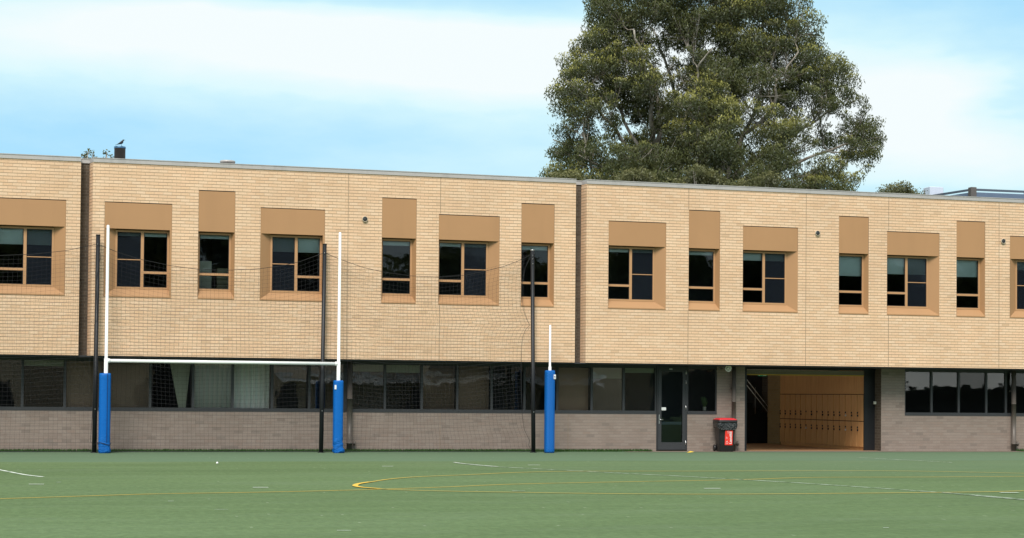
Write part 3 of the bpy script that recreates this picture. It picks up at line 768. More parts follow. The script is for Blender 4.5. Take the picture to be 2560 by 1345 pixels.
# ------------------------------------------------------------------ goal posts
YG = -.5
def pad_mesh(r, h, lump=0.0, lean=0.0, sq=.55):
    rings = []; n = 28
    for i in range(41):
        z = h*i/40; R = []
        for k in range(n):
            a = 2*pi*k/n
            q = (abs(cos(a))**4+abs(sin(a))**4)**(-.25)
            rr = r*(1*(1-sq)+sq*q)
            ed = min(1, (z/.03)) if z < .03 else (min(1, (h-z)/.03) if h-z < .03 else 1)
            rr *= .93+.07*sqrt(max(0, ed))
            if lump:
                w = max(0, 1-z/.55); w2 = max(0, 1-z/.28)
                rr *= 1+lump*(w*(.16*sin(z*38+2*sin(a*2))+.05*sin(a*5+z*20))+.20*w2*sin(z*16+.6))
            else: rr *= 1+.008*sin(z*9+a)
            R.append((rr*cos(a)+lean*z+.03*lump*max(0, 1-z/.3), rr*sin(a), z))
        rings.append(R)
    return MB().loft(rings)
gA = W(262, 1131, YG); gB = W(844, 1133, YG)
zbar = (W(262, 903, YG).z+W(843, 908, YG).z)/2
gp = thing('goal_posts', 'tall white goal posts joined by a crossbar with blue padding on both feet', 'goal posts', (gA.x, YG, 0))
wB = gB.x-gA.x
for x_, zt in ((0, W(268, 562, YG).z), (wB, W(843, 580, YG).z)):
    MB().lathe((x_, 0, 0), [(.055, 0), (.053, zbar+.05), (.043, zbar+.06), (.040, zt-.03), (.03, zt-.008), (.001, zt)], 16).build('post', MT['white'], gp)
MB().tube([(.03, 0, zbar), (wB-.03, 0, zbar)], .046, 14).build('crossbar', MT['white'], gp)
for x_ in (.07, wB-.07): MB().tube([(x_-.03, 0, zbar), (x_+.03, 0, zbar)], .060, 14).build('crossbar_collar', MT['white'], gp)
p1 = pad_mesh(.155, W(258, 933, YG).z, .35).build('post_pad', MT['wrinkle'], gp, (-.02, 0, 0))
hh = W(258, 933, YG).z
MB().box(.050, .066, -.170, -.150, .3, hh-.01).build('seam', MT['bluedark'], p1)
rp = MB(); pts = []
for k in range(26): 
    a = 2*pi*k/25; pts.append((.17*cos(a), .17*sin(a), .25+.03*sin(a*2)))
rp.tube(pts, .008, 6, False); rp.build('tie_rope', MT['gridblack'], p1)
hh2 = W(843, 951, YG).z
p2 = pad_mesh(.140, hh2, 1.0).build('post_pad', MT['wrinkle'], gp, (wB-.0, 0, 0))
MB().cbox(-.128, -.075, -.142, -.128, hh2-.25, hh2-.13, .003).build('maker_label', MT['white'], p2)
# behind post
gC = W(1373, 1133, YG); zt = W(1371, 812, YG).z; h3 = W(1372, 926, YG).z
bp = thing('behind_post', 'shorter white post with a quilted blue pad standing right of the net', 'goal post', (gC.x, YG, 0))
MB().lathe((0, 0, 0), [(.045, 0), (.045, h3+.1), (.032, h3+.12), (.030, zt-.01), (.001, zt)], 14).build('post', MT['white'], bp)
p3 = pad_mesh(.142, h3, 0, 0, .7).build('post_pad', MT['quilt'], bp)
MB().cbox(.075, .138, -.148, -.128, h3-.25, h3-.12, .003).build('maker_label', MT['white'], p3)
MB().box(.09, .125, -.151, -.149, h3-.225, h3-.215).box(.09, .10, -.151, -.149, h3-.205, h3-.155).add([(.10, -.150, h3-.16), (.115, -.150, h3-.16), (.125, -.150, h3-.20), (.11, -.150, h3-.20)], [(0, 1, 2, 3)]).build('maker_logo', MT['bluedark'], p3)

# ------------------------------------------------------------------ net and its poles
YN = -.22
tops = [(245.4, 587), (812, 610), (1331, 625)]; bots = [(235.5, 1131), (802.5, 1132), (1333.5, 1132)]
grp = 'black poles carrying the ball net'
labs = ['black net pole just left of the left padded goal post', 'black net pole just left of the right padded goal post', 'black net pole at the free right edge of the net beside the shorter padded post']
PX = []
for t_, b_, lab in zip(tops, bots, labs):
    pb = W(*b_, YN); pt = W(*t_, YN); d = Vector((pt.x-pb.x, 0, pt.z))
    t = thing('net_pole', lab, 'pole', (pb.x, YN, 0), 0, grp)
    PX.append((pb.x, pt.x, pt.z))
    MB().tube([(0, 0, 0), d*.42, d*.422, d], [.062, .062, .056, .056], 14).build('pole', MT['black'], t)
    MB().lathe((d.x, 0, d.z), [(.060, -.02), (.060, .006), (.001, .010)], 14).build('cap', MT['steel'] if t_[0] > 1000 else MT['black'], t)
    MB().lathe((0, 0, 0), [(.10, 0), (.10, .012), (.065, .02)], 12).build('base_plate', MT['black'], t)
    for f_ in ((.97, .955, .93) if t_[0] > 1000 else (.955,)):
        q = d*f_
        MB().tube([(q.x, -.055, q.z), (q.x-.01, -.085, q.z+.015), (q.x-.02, -.06, q.z-.02)], .007, 6).build('eye_bolt', MT['steel'], t)
    q = d*.20
    MB().tube([(q.x, -.05, q.z), (q.x, -.075, q.z)], .012, 8).build('eye_bolt', MT['steel'], t)
def poleline(i, z): a = PX[i]; return a[0]+(a[1]-a[0])*z/a[2]
# top rope points
ropeL = [(-260, 600), (-200, 628), (-100, 642), (0, 639), (80, 636), (163.6, 627), (244, 610)]
ropeM = [(244, 610), (294.5, 631), (347, 647.6), (425, 664), (491, 673), (556, 676), (622, 674), (651, 671.5), (702, 665), (750, 654), (811, 632)]
ropeR = [(811, 632), (854, 650), (908, 669), (961, 681), (1028, 690), (1101, 693), (1162, 688.5), (1214, 677.5), (1260, 666), (1294, 653), (1330, 635.7)]
tp = [W(*p, YN) for p in ropeL+ropeM[1:]+ropeR[1:]]
tx = np.array([p.x for p in tp]); tz = np.array([p.z for p in tp])
edge = [(1327, 640), (1312, 670), (1304.5, 710), (1303.5, 732.5), (1307.5, 774), (1318, 803), (1324, 812), (1313, 825), (1305, 845), (1303, 873), (1302.5, 920), (1303, 980), (1305, 1042), (1310, 1074), (1323, 1101), (1321, 1112), (1328, 1128)]
ep = [W(*p, YN) for p in edge]
ez = np.array([p.z for p in ep][::-1]); ex = np.array([p.x for p in ep][::-1])
NX0 = tx[0]
C_ = .118
ncol = int((PX[2][0]-NX0)/C_); nrow = 46
grid = np.zeros((ncol+1, nrow+1, 3))
xr_end = PX[2][0]-.05; xfix = xr_end-4.0
for i in range(ncol+1):
    for k in range(nrow+1):
        v = k/nrow
        x = NX0+(xr_end-NX0)*i/ncol
        zt_ = float(np.interp(x, tx, tz))
        z = .03+v*(zt_-.03)
        if x > xfix:
            u = (x-xfix)/(xr_end-xfix)
            xe = float(np.interp(z, ez, ex))
            x = xfix+(xe-xfix)*(u**1.15*.35+u*.65)
            z += .10*u*u*sin(v*9.0)*(1-v)*1.2
        sag = .05*sin(x*1.7+v*3)+.04*sin(v*7+x*.9)
        z += (1-v)*v*(.10*sin(x*1.1+1.3)+.05*sin(x*3.1))
        grid[i, k] = (x+.025*sin(v*8+x*2), YN-.03+sag*.7, z)
def strands(lines, r):
    vs, fs = [], []
    for L in lines:
        o = len(vs); n_ = len(L)
        for i in range(n_):
            t = L[min(i+1, n_-1)]-L[max(i-1, 0)]; t = t/np.linalg.norm(t)
            a = np.cross(t, (0, 1, 0)); a /= np.linalg.norm(a); b_ = np.cross(t, a)
            for q in range(3):
                an = 2*pi*q/3; vs.append(tuple(L[i]+r*(a*cos(an)+b_*sin(an))))
        for i in range(n_-1):
            for q in range(3):
                q2 = (q+1) % 3; fs.append((o+3*i+q, o+3*i+q2, o+3*i+3+q2, o+3*i+3+q))
    return vs, fs
net = thing('sports_net', 'fine black ball net hanging between the black poles in front of the brick wall', 'net', (PX[0][0], YN, 0))
nl = np.array(net.location)
lines = [grid[i]-nl for i in range(ncol+1)]+[grid[:, k]-nl for k in range(nrow+1)]
vs, fs = strands(lines, .0021)
MB().add(vs, fs).build('netting', MT['gridblack'], net)
rope = [Vector((float(a), YN-.03, float(b_))) for a, b_ in zip(tx, tz)]
MB().tube([p-Vector(nl) for p in rope], .0065, 6).build('top_rope', MT['gridblack'], net)
MB().tube([Vector((float(p.x), YN-.03, float(p.z)))-Vector(nl) for p in ep], .0055, 6).build('edge_rope', MT['gridblack'], net)
MB().tube([Vector((NX0, YN-.03, .04))-Vector(nl), Vector((xr_end, YN-.03, .04))-Vector(nl)], .008, 6).build('bottom_rope', MT['gridblack'], net)
lr = [W(p[0], p[1], YN-.08)-Vector(nl) for p in ((244, 612), (252, 640), (240, 700), (243, 800), (228, 803), (236, 812), (233, 1000), (226, 1104), (234, 1112), (246, 1106))]
MB().tube(lr, .006, 5).build('lacing_rope', MT['gridblack'], net)

# ------------------------------------------------------------------ wheelie bin
gb = G(1812, 1129)
bx_ = W(1811, 1100, .5).x
bn = thing('wheelie_bin', 'black wheelie bin with red lid and red landfill sticker beside the open passage', 'bin', (bx_, .46, .006), radians(-7))
def rrect(cx, cy, w, d, z, r=.05, n=4):
    P = []
    for (sx, sy, a0) in ((1, 1, 0), (-1, 1, pi/2), (-1, -1, pi), (1, -1, 3*pi/2)):
        for k in range(n+1):
            a = a0+pi/2*k/n
            P.append((cx+sx*(w/2-r)+r*cos(a), cy+sy*(d/2-r)+r*sin(a), z))
    return P
bm = MB().loft([rrect(0, .02, .40, .42, 0, .05), rrect(0, .02, .44, .46, .03, .06), rrect(0, .02, .47, .53, .45, .06), rrect(0, .0, .52, .62, .86, .06), rrect(0, .0, .60, .70, .875, .07), rrect(0, .0, .61, .71, .93, .07), rrect(0, .0, .58, .68, .945, .07)])
bm.build('body', MT['blackplastic'], bn)
MB().box(-.22, .22, .33, .36, .80, .84).tube([(-.25, .38, .92), (.25, .38, .92)], .016, 8).tube([(-.22, .33, .90), (-.22, .38, .92)], .014, 6).tube([(.22, .33, .90), (.22, .38, .92)], .014, 6).build('handle', MT['blackplastic'], bn)
MB().loft([rrect(0, .0, .56, .66, .944, .06), rrect(0, 0, .59, .69, .955, .07), rrect(0, .0, .58, .68, .975, .07), rrect(0, .02, .44, .50, 1.005, .07), rrect(0, .02, .30, .36, 1.012, .07)]).build('lid', MT['redplastic'], bn)
# bag hanging out below the rim
bg = []
n_ = 44; ring0, ring1, ring2, ring3 = [], [], [], []
P0 = rrect(0, 0, .575, .675, .885, .07, 10)
rings = []
for j, (z, gr) in enumerate(((.885, 0.0), (.86, .03), (.80, .035), (.74, .028), (.69, .012))):
    R = []
    for k, p in enumerate(P0):
        w_ = 1+.035*sin(k*1.7+j*1.3)+.025*sin(k*3.9+j)
        tap = 1-(.885-z)*.28
        x_, y_ = p[0]*tap*w_*(1.0+gr), p[1]*tap*w_*(1.0+gr)
        zz = z+(.03*sin(k*.9)+.02*sin(k*2.3) if j == 4 else 0)+(.05 if (y_ > .0 and j == 4) else 0)
        R.append((x_, y_, zz))
    rings.append(R)
MB().loft(rings, True, False).build('bag_liner', MT['bag'], bn)
for sx in (-1, 1):
    MB().lathe((sx*.255, .25, .10), [(.001, -.03), (.085, -.03), (.10, -.022), (.10, .022), (.085, .03), (.001, .03)], 20, 'x').build('wheel', MT['blackplastic'], bn)
MB().tube([(-.25, .25, .10), (.25, .25, .10)], .012, 8).build('axle', MT['steel'], bn)
# sticker on the front (front face leans a little)
def front_y(z): return -(.21+(z-.03)*(.245-.21)/.42) if z < .45 else -(.245+(z-.45)*(.31-.245)/.41)
sz0, sz1 = .20, .635
vs = []
for z in np.linspace(sz0, sz1, 12):
    y = front_y(z)-.012; vs += [(-.07, y, z), (.165, y, z)]
stick = MB().add(vs, [(2*i, 2*i+1, 2*i+3, 2*i+2) for i in range(11)]).build('sticker', MT['sticker'], bn)
cu = bpy.data.curves.new('landfill_text', 'FONT'); cu.body = 'Landfill'; cu.size = .115; cu.extrude = .0015; cu.offset = .0022
to = bpy.data.objects.new('tmp', cu); COL.objects.link(to)
dg = bpy.context.evaluated_depsgraph_get(); dg.update()
me = bpy.data.meshes.new_from_object(to.evaluated_get(dg)); bpy.data.objects.remove(to)
me.materials.clear(); me.materials.append(MT['white'])
xs_ = [v.co.x for v in me.vertices]; sxx = .36/(max(xs_)-min(xs_))
for v in me.vertices:
    a, b_, c = v.co.x*sxx, v.co.y, v.co.z
    z = sz0+.035+a; v.co = (.135-b_*.85, front_y(z)-.0145-c, z)
lt = bpy.data.objects.new('landfill_text', me); COL.objects.link(lt); lt.parent = stick
def icon(cx, cz, pts, w=.006):
    P = [(cx+a, front_y(cz+b_)-.015, cz+b_) for a, b_ in pts]; MB().tube(P+[P[0]], w, 5).build('icon', MT['white'], stick)
icon(-.005, .27, [(-.03, 0), (-.015, -.035), (.02, -.03), (.035, .01), (.01, .03), (.01, .055), (-.01, .04)], .0045)
icon(-.02, .42, [(-.015, -.03), (.015, -.03), (.018, .0), (.005, .03), (-.012, .015)], .003)
icon(.03, .59, [(-.022, -.03), (.02, -.03), (.02, .03), (-.022, .03)], .005)

# litter
p = G(543, 1160.5)
tag(MB().lathe((0, 0, 0), [(.001, 0), (.014, .003), (.024, .014), (.027, .027), (.024, .040), (.014, .051), (.001, .054)], 14).build('ball', MT['white'], None, (p.x, p.y, .002)), 'small white ball lying on the turf in front of the goal', 'ball')
p = G(1727, 1132)
tag(MB().add([(-.14, -.03, .01), (-.05, -.08, .015), (.08, -.06, .03), (.15, .0, .012), (.07, .06, .04), (-.06, .06, .02), (-.02, 0, .05)], [(6, 0, 1), (6, 1, 2), (6, 2, 3), (6, 3, 4), (6, 4, 5), (6, 5, 0)]).build('yellow_cloth', MT['leafyellow'], None, (p.x, p.y, 0)), 'small yellow scrap lying on the turf edge in front of the glass door', 'litter')

# dark ragged grass edge at the foot of the wall
gb_v, gb_f, gb_t = [], [], []
def blades(x0, x1, n_, ymin=.45, ymax=.98):
    for _ in range(n_):
        x = random.uniform(x0, x1); y = random.uniform(ymin, ymax); h_ = random.uniform(.03, .095); a = random.uniform(0, 3.14); w_ = .010
        l = (random.uniform(-.02, .02), random.uniform(-.02, .02)); o = len(gb_v)
        gb_v.extend([(x-w_*cos(a), y-w_*sin(a), .0), (x+w_*cos(a), y+w_*sin(a), 0), (x+l[0], y+l[1], h_)]); gb_f.append((o, o+1, o+2)); t = random.random(); gb_t.extend([t]*3)
blades(-13.5, XJ-.3, 26000); blades(XE, 34, 3500)
go = MB().add(gb_v, gb_f).build('edge_grass', MT['grassblade'])
at = go.data.attributes.new('tone', 'FLOAT_VECTOR', 'POINT'); at.data.foreach_set('vector', np.array([(t, t*.3, 0) for t in gb_t]).ravel())
tag(go, 'dark ragged strip of grass along the foot of the brown brick wall', 'grass', None, 'stuff')

# ------------------------------------------------------------------ trees
def leaf_mesh(name, centres, radii, n_per, L, Wd, mat, parent, flat=.75, droop=.6, loc=(0, 0, 0), hi_bias=.0, bright=None):
    cs = []; nl_ = 0
    P, T = [], []
    for ci, (c, r) in enumerate(zip(centres, radii)):
        n_ = int(n_per*(r**2))
        d = rng.normal(size=(n_, 3)); d /= np.linalg.norm(d, axis=1)[:, None]
        rad = r*(rng.random(n_)**.36)
        q = d*rad[:, None]*np.array([1, 1, flat])
        # hanging fringe below, dome above
        low = q[:, 2] < 0
        q[low, 2] *= rng.uniform(.6, 1.7, low.sum())
        q += rng.normal(size=q.shape)*.06*r
        P.append(q+np.array(c))
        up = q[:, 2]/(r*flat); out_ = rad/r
        tt = np.clip(.38+.42*up+.15*rng.normal(size=n_), 0, 1)  # top-lit look put into leaf colour: paler above, darker below
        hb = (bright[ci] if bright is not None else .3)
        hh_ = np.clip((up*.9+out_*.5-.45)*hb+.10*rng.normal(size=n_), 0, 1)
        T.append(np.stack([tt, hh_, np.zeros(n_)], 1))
    P = np.concatenate(P); T = np.concatenate(T); n_ = len(P)
    # leaf axis: drooping
    ax = rng.normal(size=(n_, 3)); ax[:, 2] = -np.abs(ax[:, 2])-droop; ax /= np.linalg.norm(ax, axis=1)[:, None]
    sd = np.cross(ax, rng.normal(size=(n_, 3))); sd /= np.linalg.norm(sd, axis=1)[:, None]
    l = (L*rng.uniform(.6, 1.25, n_))[:, None]; w_ = (Wd*rng.uniform(.7, 1.3, n_))[:, None]
    V = np.stack([P-ax*l*.5, P+sd*w_*.5-ax*l*.1, P+ax*l*.5, P-sd*w_*.5-ax*l*.1], 1).reshape(-1, 3)-np.array(loc)
    me = bpy.data.meshes.new(name)
    me.vertices.add(4*n_); me.vertices.foreach_set('co', V.ravel())
    me.loops.add(4*n_); me.loops.foreach_set('vertex_index', np.arange(4*n_, dtype=np.int32))
    me.polygons.add(n_); me.polygons.foreach_set('loop_start', np.arange(0, 4*n_, 4, dtype=np.int32))
    me.update(calc_edges=True); me.materials.append(mat)
    a = me.attributes.new('tone', 'FLOAT_VECTOR', 'POINT'); a.data.foreach_set('vector', np.repeat(T, 4, axis=0).ravel())
    o = bpy.data.objects.new(name, me); COL.objects.link(o); o.parent = parent
    return o, n_
def in_poly(x, y, poly):
    c = False; j = len(poly)-1
    for i in range(len(poly)):
        xi, yi = poly[i]; xj, yj = poly[j]
        if (yi > y) != (yj > y) and x < (xj-xi)*(y-yi)/(yj-yi)+xi: c = not c
        j = i
    return c
def curve(a, b_, bend, n_=7, wob=.1):
    a, b_ = Vector(a), Vector(b_); m_ = (a+b_)/2+Vector(bend)
    P = []
    for k in range(n_+1):
        t = k/n_; p = a*(1-t)**2+m_*2*t*(1-t)+b_*t*t
        if 0 < k < n_: p += Vector((random.uniform(-wob, wob), random.uniform(-wob, wob), random.uniform(-wob, wob)*.5))
        P.append(p)
    return P

YT = 33.0
def build_gum():
    base = W(1735, 500, YT); base.z = 0; base.x -= .2
    t = thing('gum_tree', 'very large spreading gum tree with pale limbs rising behind the building', 'tree', (base.x, YT, 0))
    o_ = Vector((base.x, YT, 0))
    outline = [(1372, 470), (1366, 420), (1372, 380), (1364, 340), (1378, 295), (1352, 235), (1356, 195), (1378, 155), (1418, 135), (1430, 95), (1452, 70), (1456, 20), (1470, -30), (1530, -80), (1620, -110), (1720, -125), (1830, -110), (1930, -70), (1995, -10), (2030, 55), (2048, 105), (2110, 150), (2132, 185), (2142, 240), (2150, 275), (2190, 310), (2208, 350), (2204, 395), (2180, 425), (2150, 440), (2120, 462), (2095, 500), (2060, 560), (1960, 600), (1500, 600), (1390, 540)]
    # survey the outline into the tree's own plane
    pl_ = [(W(x, y, YT).x, W(x, y, YT).z) for x, y in outline]
    gaps = [((1620, 140), 42, 40, .95), ((1690, 160), 30, 60, .8), ((1575, 300), 60, 50, .75), ((1560, 345), 50, 38, .85), ((1680, 215), 30, 35, .7), ((1785, 255), 25, 22, .7), ((1925, 185), 45, 40, .8), ((1870, 280), 60, 45, .75), ((1970, 300), 60, 55, .8), ((2075, 290), 55, 40, .85), ((2010, 345), 70, 55, .75), ((2060, 400), 80, 60, .72), ((1480, 300), 40, 45, .6), ((1890, 75), 35, 40, .6), ((1440, 345), 30, 26, .8), ((1930, 420), 60, 50, .55), ((1470, 250), 25, 40, .5), ((1740, 120), 24, 30, .6), ((1830, 330), 30, 30, .5), ((1620, 400), 22, 40, .6), ((1790, 420), 30, 40, .5)]
    gp_ = [((W(a[0], a[1], YT).x, W(a[0], a[1], YT).z), sx/51, sz/51, k) for a, sx, sz, k in gaps]
    xs_ = [p[0] for p in pl_]; zs_ = [p[1] for p in pl_]
    cs, rs, br = [], [], []
    cx0 = (min(xs_)+max(xs_))/2; tries = 0
    while len(cs) < 1050 and tries < 160000:
        tries += 1
        x = random.uniform(min(xs_), max(xs_)); z = random.uniform(min(zs_), max(zs_))
        r = random.uniform(.42, .98)
        # keep the clump inside the outline
        if not all(in_poly(x+dx*r*.9, z+dz_*r*.75, pl_) for dx, dz_ in ((1, 0), (-1, 0), (0, 1), (0, -1))): continue
        kill = 0
        for (gx, gz), sx, sz, k in gp_:
            d = ((x-gx)/sx)**2+((z-gz)/sz)**2
            if d < 2.2: kill = max(kill, min(.97, k*1.1)*math.exp(-max(0, d-.6)*1.1))
        if random.random() < kill: continue
        hw = max(0.5, 5.2*sqrt(max(.02, 1-((x-cx0)/8.6)**2)))*min(1, max(.35, (22.5-z)/9))
        # front, back and outer shell
        y = random.choice((-1, 1))*hw*random.random()**.6
        if kill > .25: r *= .6
        p = np.array((x, YT+y, z))
        if any(np.linalg.norm((p-q)*np.array((1, .8, 1.15))) < (r+rq)*.37 for q, rq in zip(cs, rs)): continue
        cs.append(p); rs.append(r)
        br.append(min(1.3, max(.05, .25+random.uniform(-.25, .75)*(1 if z > 11.5 else .55))))
    # lacy open sprays where the crown is thin
    nf = 0
    while nf < 190:
        (gx, gz), sx, sz, k = random.choice(gp_)
        x, z = gx+random.gauss(0, .85)*sx, gz+random.gauss(0, .85)*sz
        if not in_poly(x, z, pl_): continue
        nf += 1; cs.append(np.array((x, YT+random.uniform(-2.5, 2.5), z))); rs.append(random.uniform(.20, .40)); br.append(.2)
    # domes: every clump belongs to a bigger dome, its upper side painted paler as if lit
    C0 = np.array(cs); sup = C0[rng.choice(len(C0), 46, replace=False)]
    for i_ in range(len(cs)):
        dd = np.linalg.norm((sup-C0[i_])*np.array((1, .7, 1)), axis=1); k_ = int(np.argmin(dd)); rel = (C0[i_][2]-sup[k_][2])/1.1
        br[i_] = float(np.clip(.38+.9*rel+random.uniform(-.15, .25), .0, 1.4))*(1.0 if C0[i_][2] > 12 else .5)  # clumps low in the crown coloured dimmer, as in shade
    # main limbs from photo survey
    stems = []
    def S_(pts, yoff, r0, r1):
        P = []
        k = len(pts)
        for i, (px, py) in enumerate(pts):
            q = W(px, py, YT); P.append(Vector((q.x, YT+yoff*i/(k-1), q.z)))
        P = [o_+Vector((random.uniform(-.3, .3), 0, 0)), o_*.5+P[0]*.5]+P
        P[1].z = P[2].z*.55
        # densify
        Q = []
        for i in range(len(P)-1):
            for s_ in range(4): Q.append(P[i].lerp(P[i+1], s_/4)+Vector((random.uniform(-.11, .11), random.uniform(-.11, .11), 0)))
        Q.append(P[-1])
        n_ = len(Q); R = [r0+(r1-r0)*(i/(n_-1))**.62 for i in range(n_)]
        stems.append((Q, R))
    S_([(1635, 430), (1628, 330), (1610, 240), (1585, 170), (1560, 90)], -1.5, .30, .05)
    S_([(1640, 420), (1650, 300), (1645, 200), (1625, 130), (1600, 60)], .8, .27, .05)
    S_([(1700, 430), (1690, 330), (1708, 250), (1700, 190), (1725, 150)], -3.0, .22, .03)
    S_([(1765, 440), (1762, 350), (1790, 260), (1782, 170), (1815, 80)], 1.0, .30, .02)
    S_([(1790, 430), (1765, 340), (1762, 320)], -4, .22, .07)
    S_([(1800, 430), (1850, 340), (1905, 290), (1912, 215), (1950, 150)], -2.2, .26, .04)
    S_([(1830, 440), (1890, 400), (1960, 350), (2030, 310), (2110, 250)], .5, .22, .04)
    S_([(1850, 450), (1940, 430), (2030, 390), (2110, 360), (2180, 350)], -1.0, .20, .03)
    S_([(1860, 460), (1950, 450), (2060, 430), (2130, 420)], 1.6, .16, .03)
    S_([(1600, 440), (1570, 380), (1520, 310), (1470, 260), (1400, 210)], -1, .22, .04)
    S_([(1590, 450), (1530, 400), (1470, 370), (1400, 340)], 1.2, .18, .03)
    S_([(1580, 460), (1500, 430), (1420, 400)], -1.8, .14, .03)
    S_([(1700, 440), (1730, 300), (1720, 150), (1700, 30)], 4.0, .26, .05)
    S_([(1820, 420), (1900, 300), (1960, 160), (1960, 40)], 3.5, .24, .05)
    S_([(1640, 430), (1580, 300), (1545, 170), (1550, 90)], 3.0, .24, .02)
    tr = MB()
    tr.tube([o_-o_+Vector((0, 0, 0)), Vector((.05, 0, 1.5)), Vector((0, .05, 3.2))], [.75, .62, .55], 16)
    for Q, R in stems: tr.tube([q-o_ for q in Q], R, 8)
    tr.build('trunk', MT['bark'], t)
    # limbs to groups of clumps, twigs to clumps
    C = np.array(cs); K = 110
    cent_ = C[rng.choice(len(C), K, replace=False)]
    for _ in range(6):
        lab = np.argmin(((C[:, None]-cent_[None])**2).sum(2), 1)
        for k in range(K):
            if (lab == k).any(): cent_[k] = C[lab == k].mean(0)
    nodes = [(q, R[i]) for Q, R in stems for i, q in enumerate(Q) if q.z > 5]
    NP = np.array([q for q, _ in nodes])
    lb_ = MB()
    for k in range(K):
        m_ = lab == k
        if not m_.any(): continue
        c = cent_[k].copy(); c[2] -= .5
        d = NP-c; cost = np.linalg.norm(d, axis=1)+np.where(d[:, 2] > -.3, 2.5*(d[:, 2]+.3), 0)
        j = int(np.argmin(cost)); s0, r0 = nodes[j]
        P = curve(s0, c, (0, 0, -.18*np.linalg.norm(c-NP[j])), 6, .07)
        rr = max(.035, min(.09, r0*.6))
        lb_.tube([p-o_ for p in P], [rr+(.02-rr)*i/6 for i in range(7)], 6)
        for ci in np.where(m_)[0]:
            a = P[random.choice((3, 4, 5, 6))]
            e_ = Vector(C[ci]); e_.z += rs[ci]*.2
            P2 = curve(a, e_, (0, 0, -.1), 4, .04)
            lb_.tube([p-o_ for p in P2], [.020, .016, .012, .009, .005], 5)
            for _ in range(4):
                f_ = Vector(C[ci])+Vector((random.gauss(0, .5)*rs[ci], random.gauss(0, .5)*rs[ci], random.gauss(.1, .4)*rs[ci]))
                lb_.tube([P2[2]-o_, (P2[2]*.4+f_*.6)-o_+Vector((0, 0, -.05)), f_-o_], [.009, .007, .004], 4)
    lb_.build('limbs', MT['bark'], t)
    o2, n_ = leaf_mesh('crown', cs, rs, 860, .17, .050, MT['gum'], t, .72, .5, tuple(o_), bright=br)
    print('gum clumps', len(cs), 'leaves', n_)
build_gum()

def small_tree(px, py_top, wpx, Y, label, n_=26, rr=(.45, .8), name='tree', mat='olive', group=None, sparse=1.0, leaf=(.14, .055), npl=520, hpx=60):
    top = W(px, py_top, Y); s_ = FPX/((Y+DIST)/cos(.13)); wid = wpx/s_
    t = thing(name, label, 'tree', (top.x, Y, 0), 0, group)
    o_ = Vector((top.x, Y, 0)); hh_ = hpx/s_
    cs, rs = [], []
    while len(cs) < n_:
        u = random.uniform(-1, 1); r = random.uniform(*rr)
        zmax = top.z-(1-sqrt(max(0, 1-u*u*.9)))*hh_*.8-r*.7
        z = zmax-abs(random.gauss(0, .45))*hh_
        y = random.uniform(-1, 1)*wid*.35
        cs.append(np.array((top.x+u*(wid/2-r*.8), Y+y, z))); rs.append(r)
    tr = MB(); fork = Vector((top.x, Y, max(1.2, top.z-hh_-2.2)))
    tr.tube([(0, 0, 0), (.08, .05, fork.z*.5), fork-o_], [.22, .17, .14], 10)
    for c, r in zip(cs, rs):
        P = curve(fork, c, (0, 0, -.2), 5, .06)
        tr.tube([p-o_ for p in P], [.07, .055, .04, .03, .02, .01], 6)
    tr.build('trunk', MT['bark'], t)
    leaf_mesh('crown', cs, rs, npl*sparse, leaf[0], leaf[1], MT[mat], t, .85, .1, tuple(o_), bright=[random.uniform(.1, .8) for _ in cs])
    return t
small_tree(2247, 454, 150, 17.5, 'rounded olive green tree showing over the parapet beside the pale roof box', 34, (.28, .5), 'rounded_tree', leaf=(.09, .05), npl=1200, hpx=45)
small_tree(1420, 418, 125, 18.5, 'low olive bushy tree at the left foot of the big gum tree', 26, (.3, .6), 'bushy_tree', npl=900, hpx=55)
small_tree(1590, 418, 150, 19.5, 'olive bushy tree behind the parapet in front of the gum trunks', 26, (.3, .65), 'bushy_tree', npl=900, hpx=55)
small_tree(1745, 412, 170, 20.5, 'olive bushy tree behind the parapet under the middle of the gum tree', 28, (.3, .65), 'bushy_tree', npl=800, hpx=60)
small_tree(1900, 430, 170, 21.5, 'darker bushy tree behind the parapet under the right half of the gum tree', 22, (.3, .6), 'bushy_tree', npl=650, hpx=50)
small_tree(1335, 437, 60, 20, 'few thin leaf sprays just over the parapet left of the gum tree', 7, (.12, .25), 'sapling', leaf=(.10, .05), npl=800, hpx=20)
small_tree(222, 371, 50, 17, 'sprig of loose leaves over the parapet furthest left of the flue', 9, (.13, .26), 'sapling', leaf=(.10, .05), npl=700, hpx=24)
small_tree(264, 371, 50, 17.6, 'thin leafy twigs over the parapet right beside the flue', 7, (.10, .2), 'sapling', leaf=(.10, .05), npl=560, hpx=28)

# ------------------------------------------------------------------ flat-roofed building behind on the right
YH = 16.5
c0 = W(2430, 471, YH); zc = c0.z
cl = G(2325, 487.5, zc); cr = G(2560, 476.5, zc)
dr = (cr-c0); dr.z = 0; dl = (cl-c0); dl.z = 0
cr = c0+dr.normalized()*14; cl = c0+dl.normalized()*min(dl.length*1.15, 60)
nb = thing('rear_building', 'flat roofed building with dark steel roof edge behind the parapet on the right', 'building', (c0.x, c0.y, 0))
o_ = Vector((c0.x, c0.y, 0))
def slab(a, b_, z0, z1, th, mb):
    a, b_ = Vector(a)-o_, Vector(b_)-o_; d = (b_-a); d.z = 0; d.normalize(); nn = Vector((-d.y, d.x, 0))*th
    vs = [(p.x, p.y, z) for z in (z0, z1) for p in (a, b_, b_+nn, a+nn)]
    mb.add(vs, [(0, 3, 2, 1), (4, 5, 6, 7), (0, 1, 5, 4), (1, 2, 6, 5), (2, 3, 7, 6), (3, 0, 4, 7)])
    return mb
def shifted(a, inset): return a
mb = MB(); slab(c0, cr, zc-.09, zc, .06, mb); slab(cl, c0, zc-.09, zc, .06, mb); mb.build('top_rail', MT['slate'], nb)
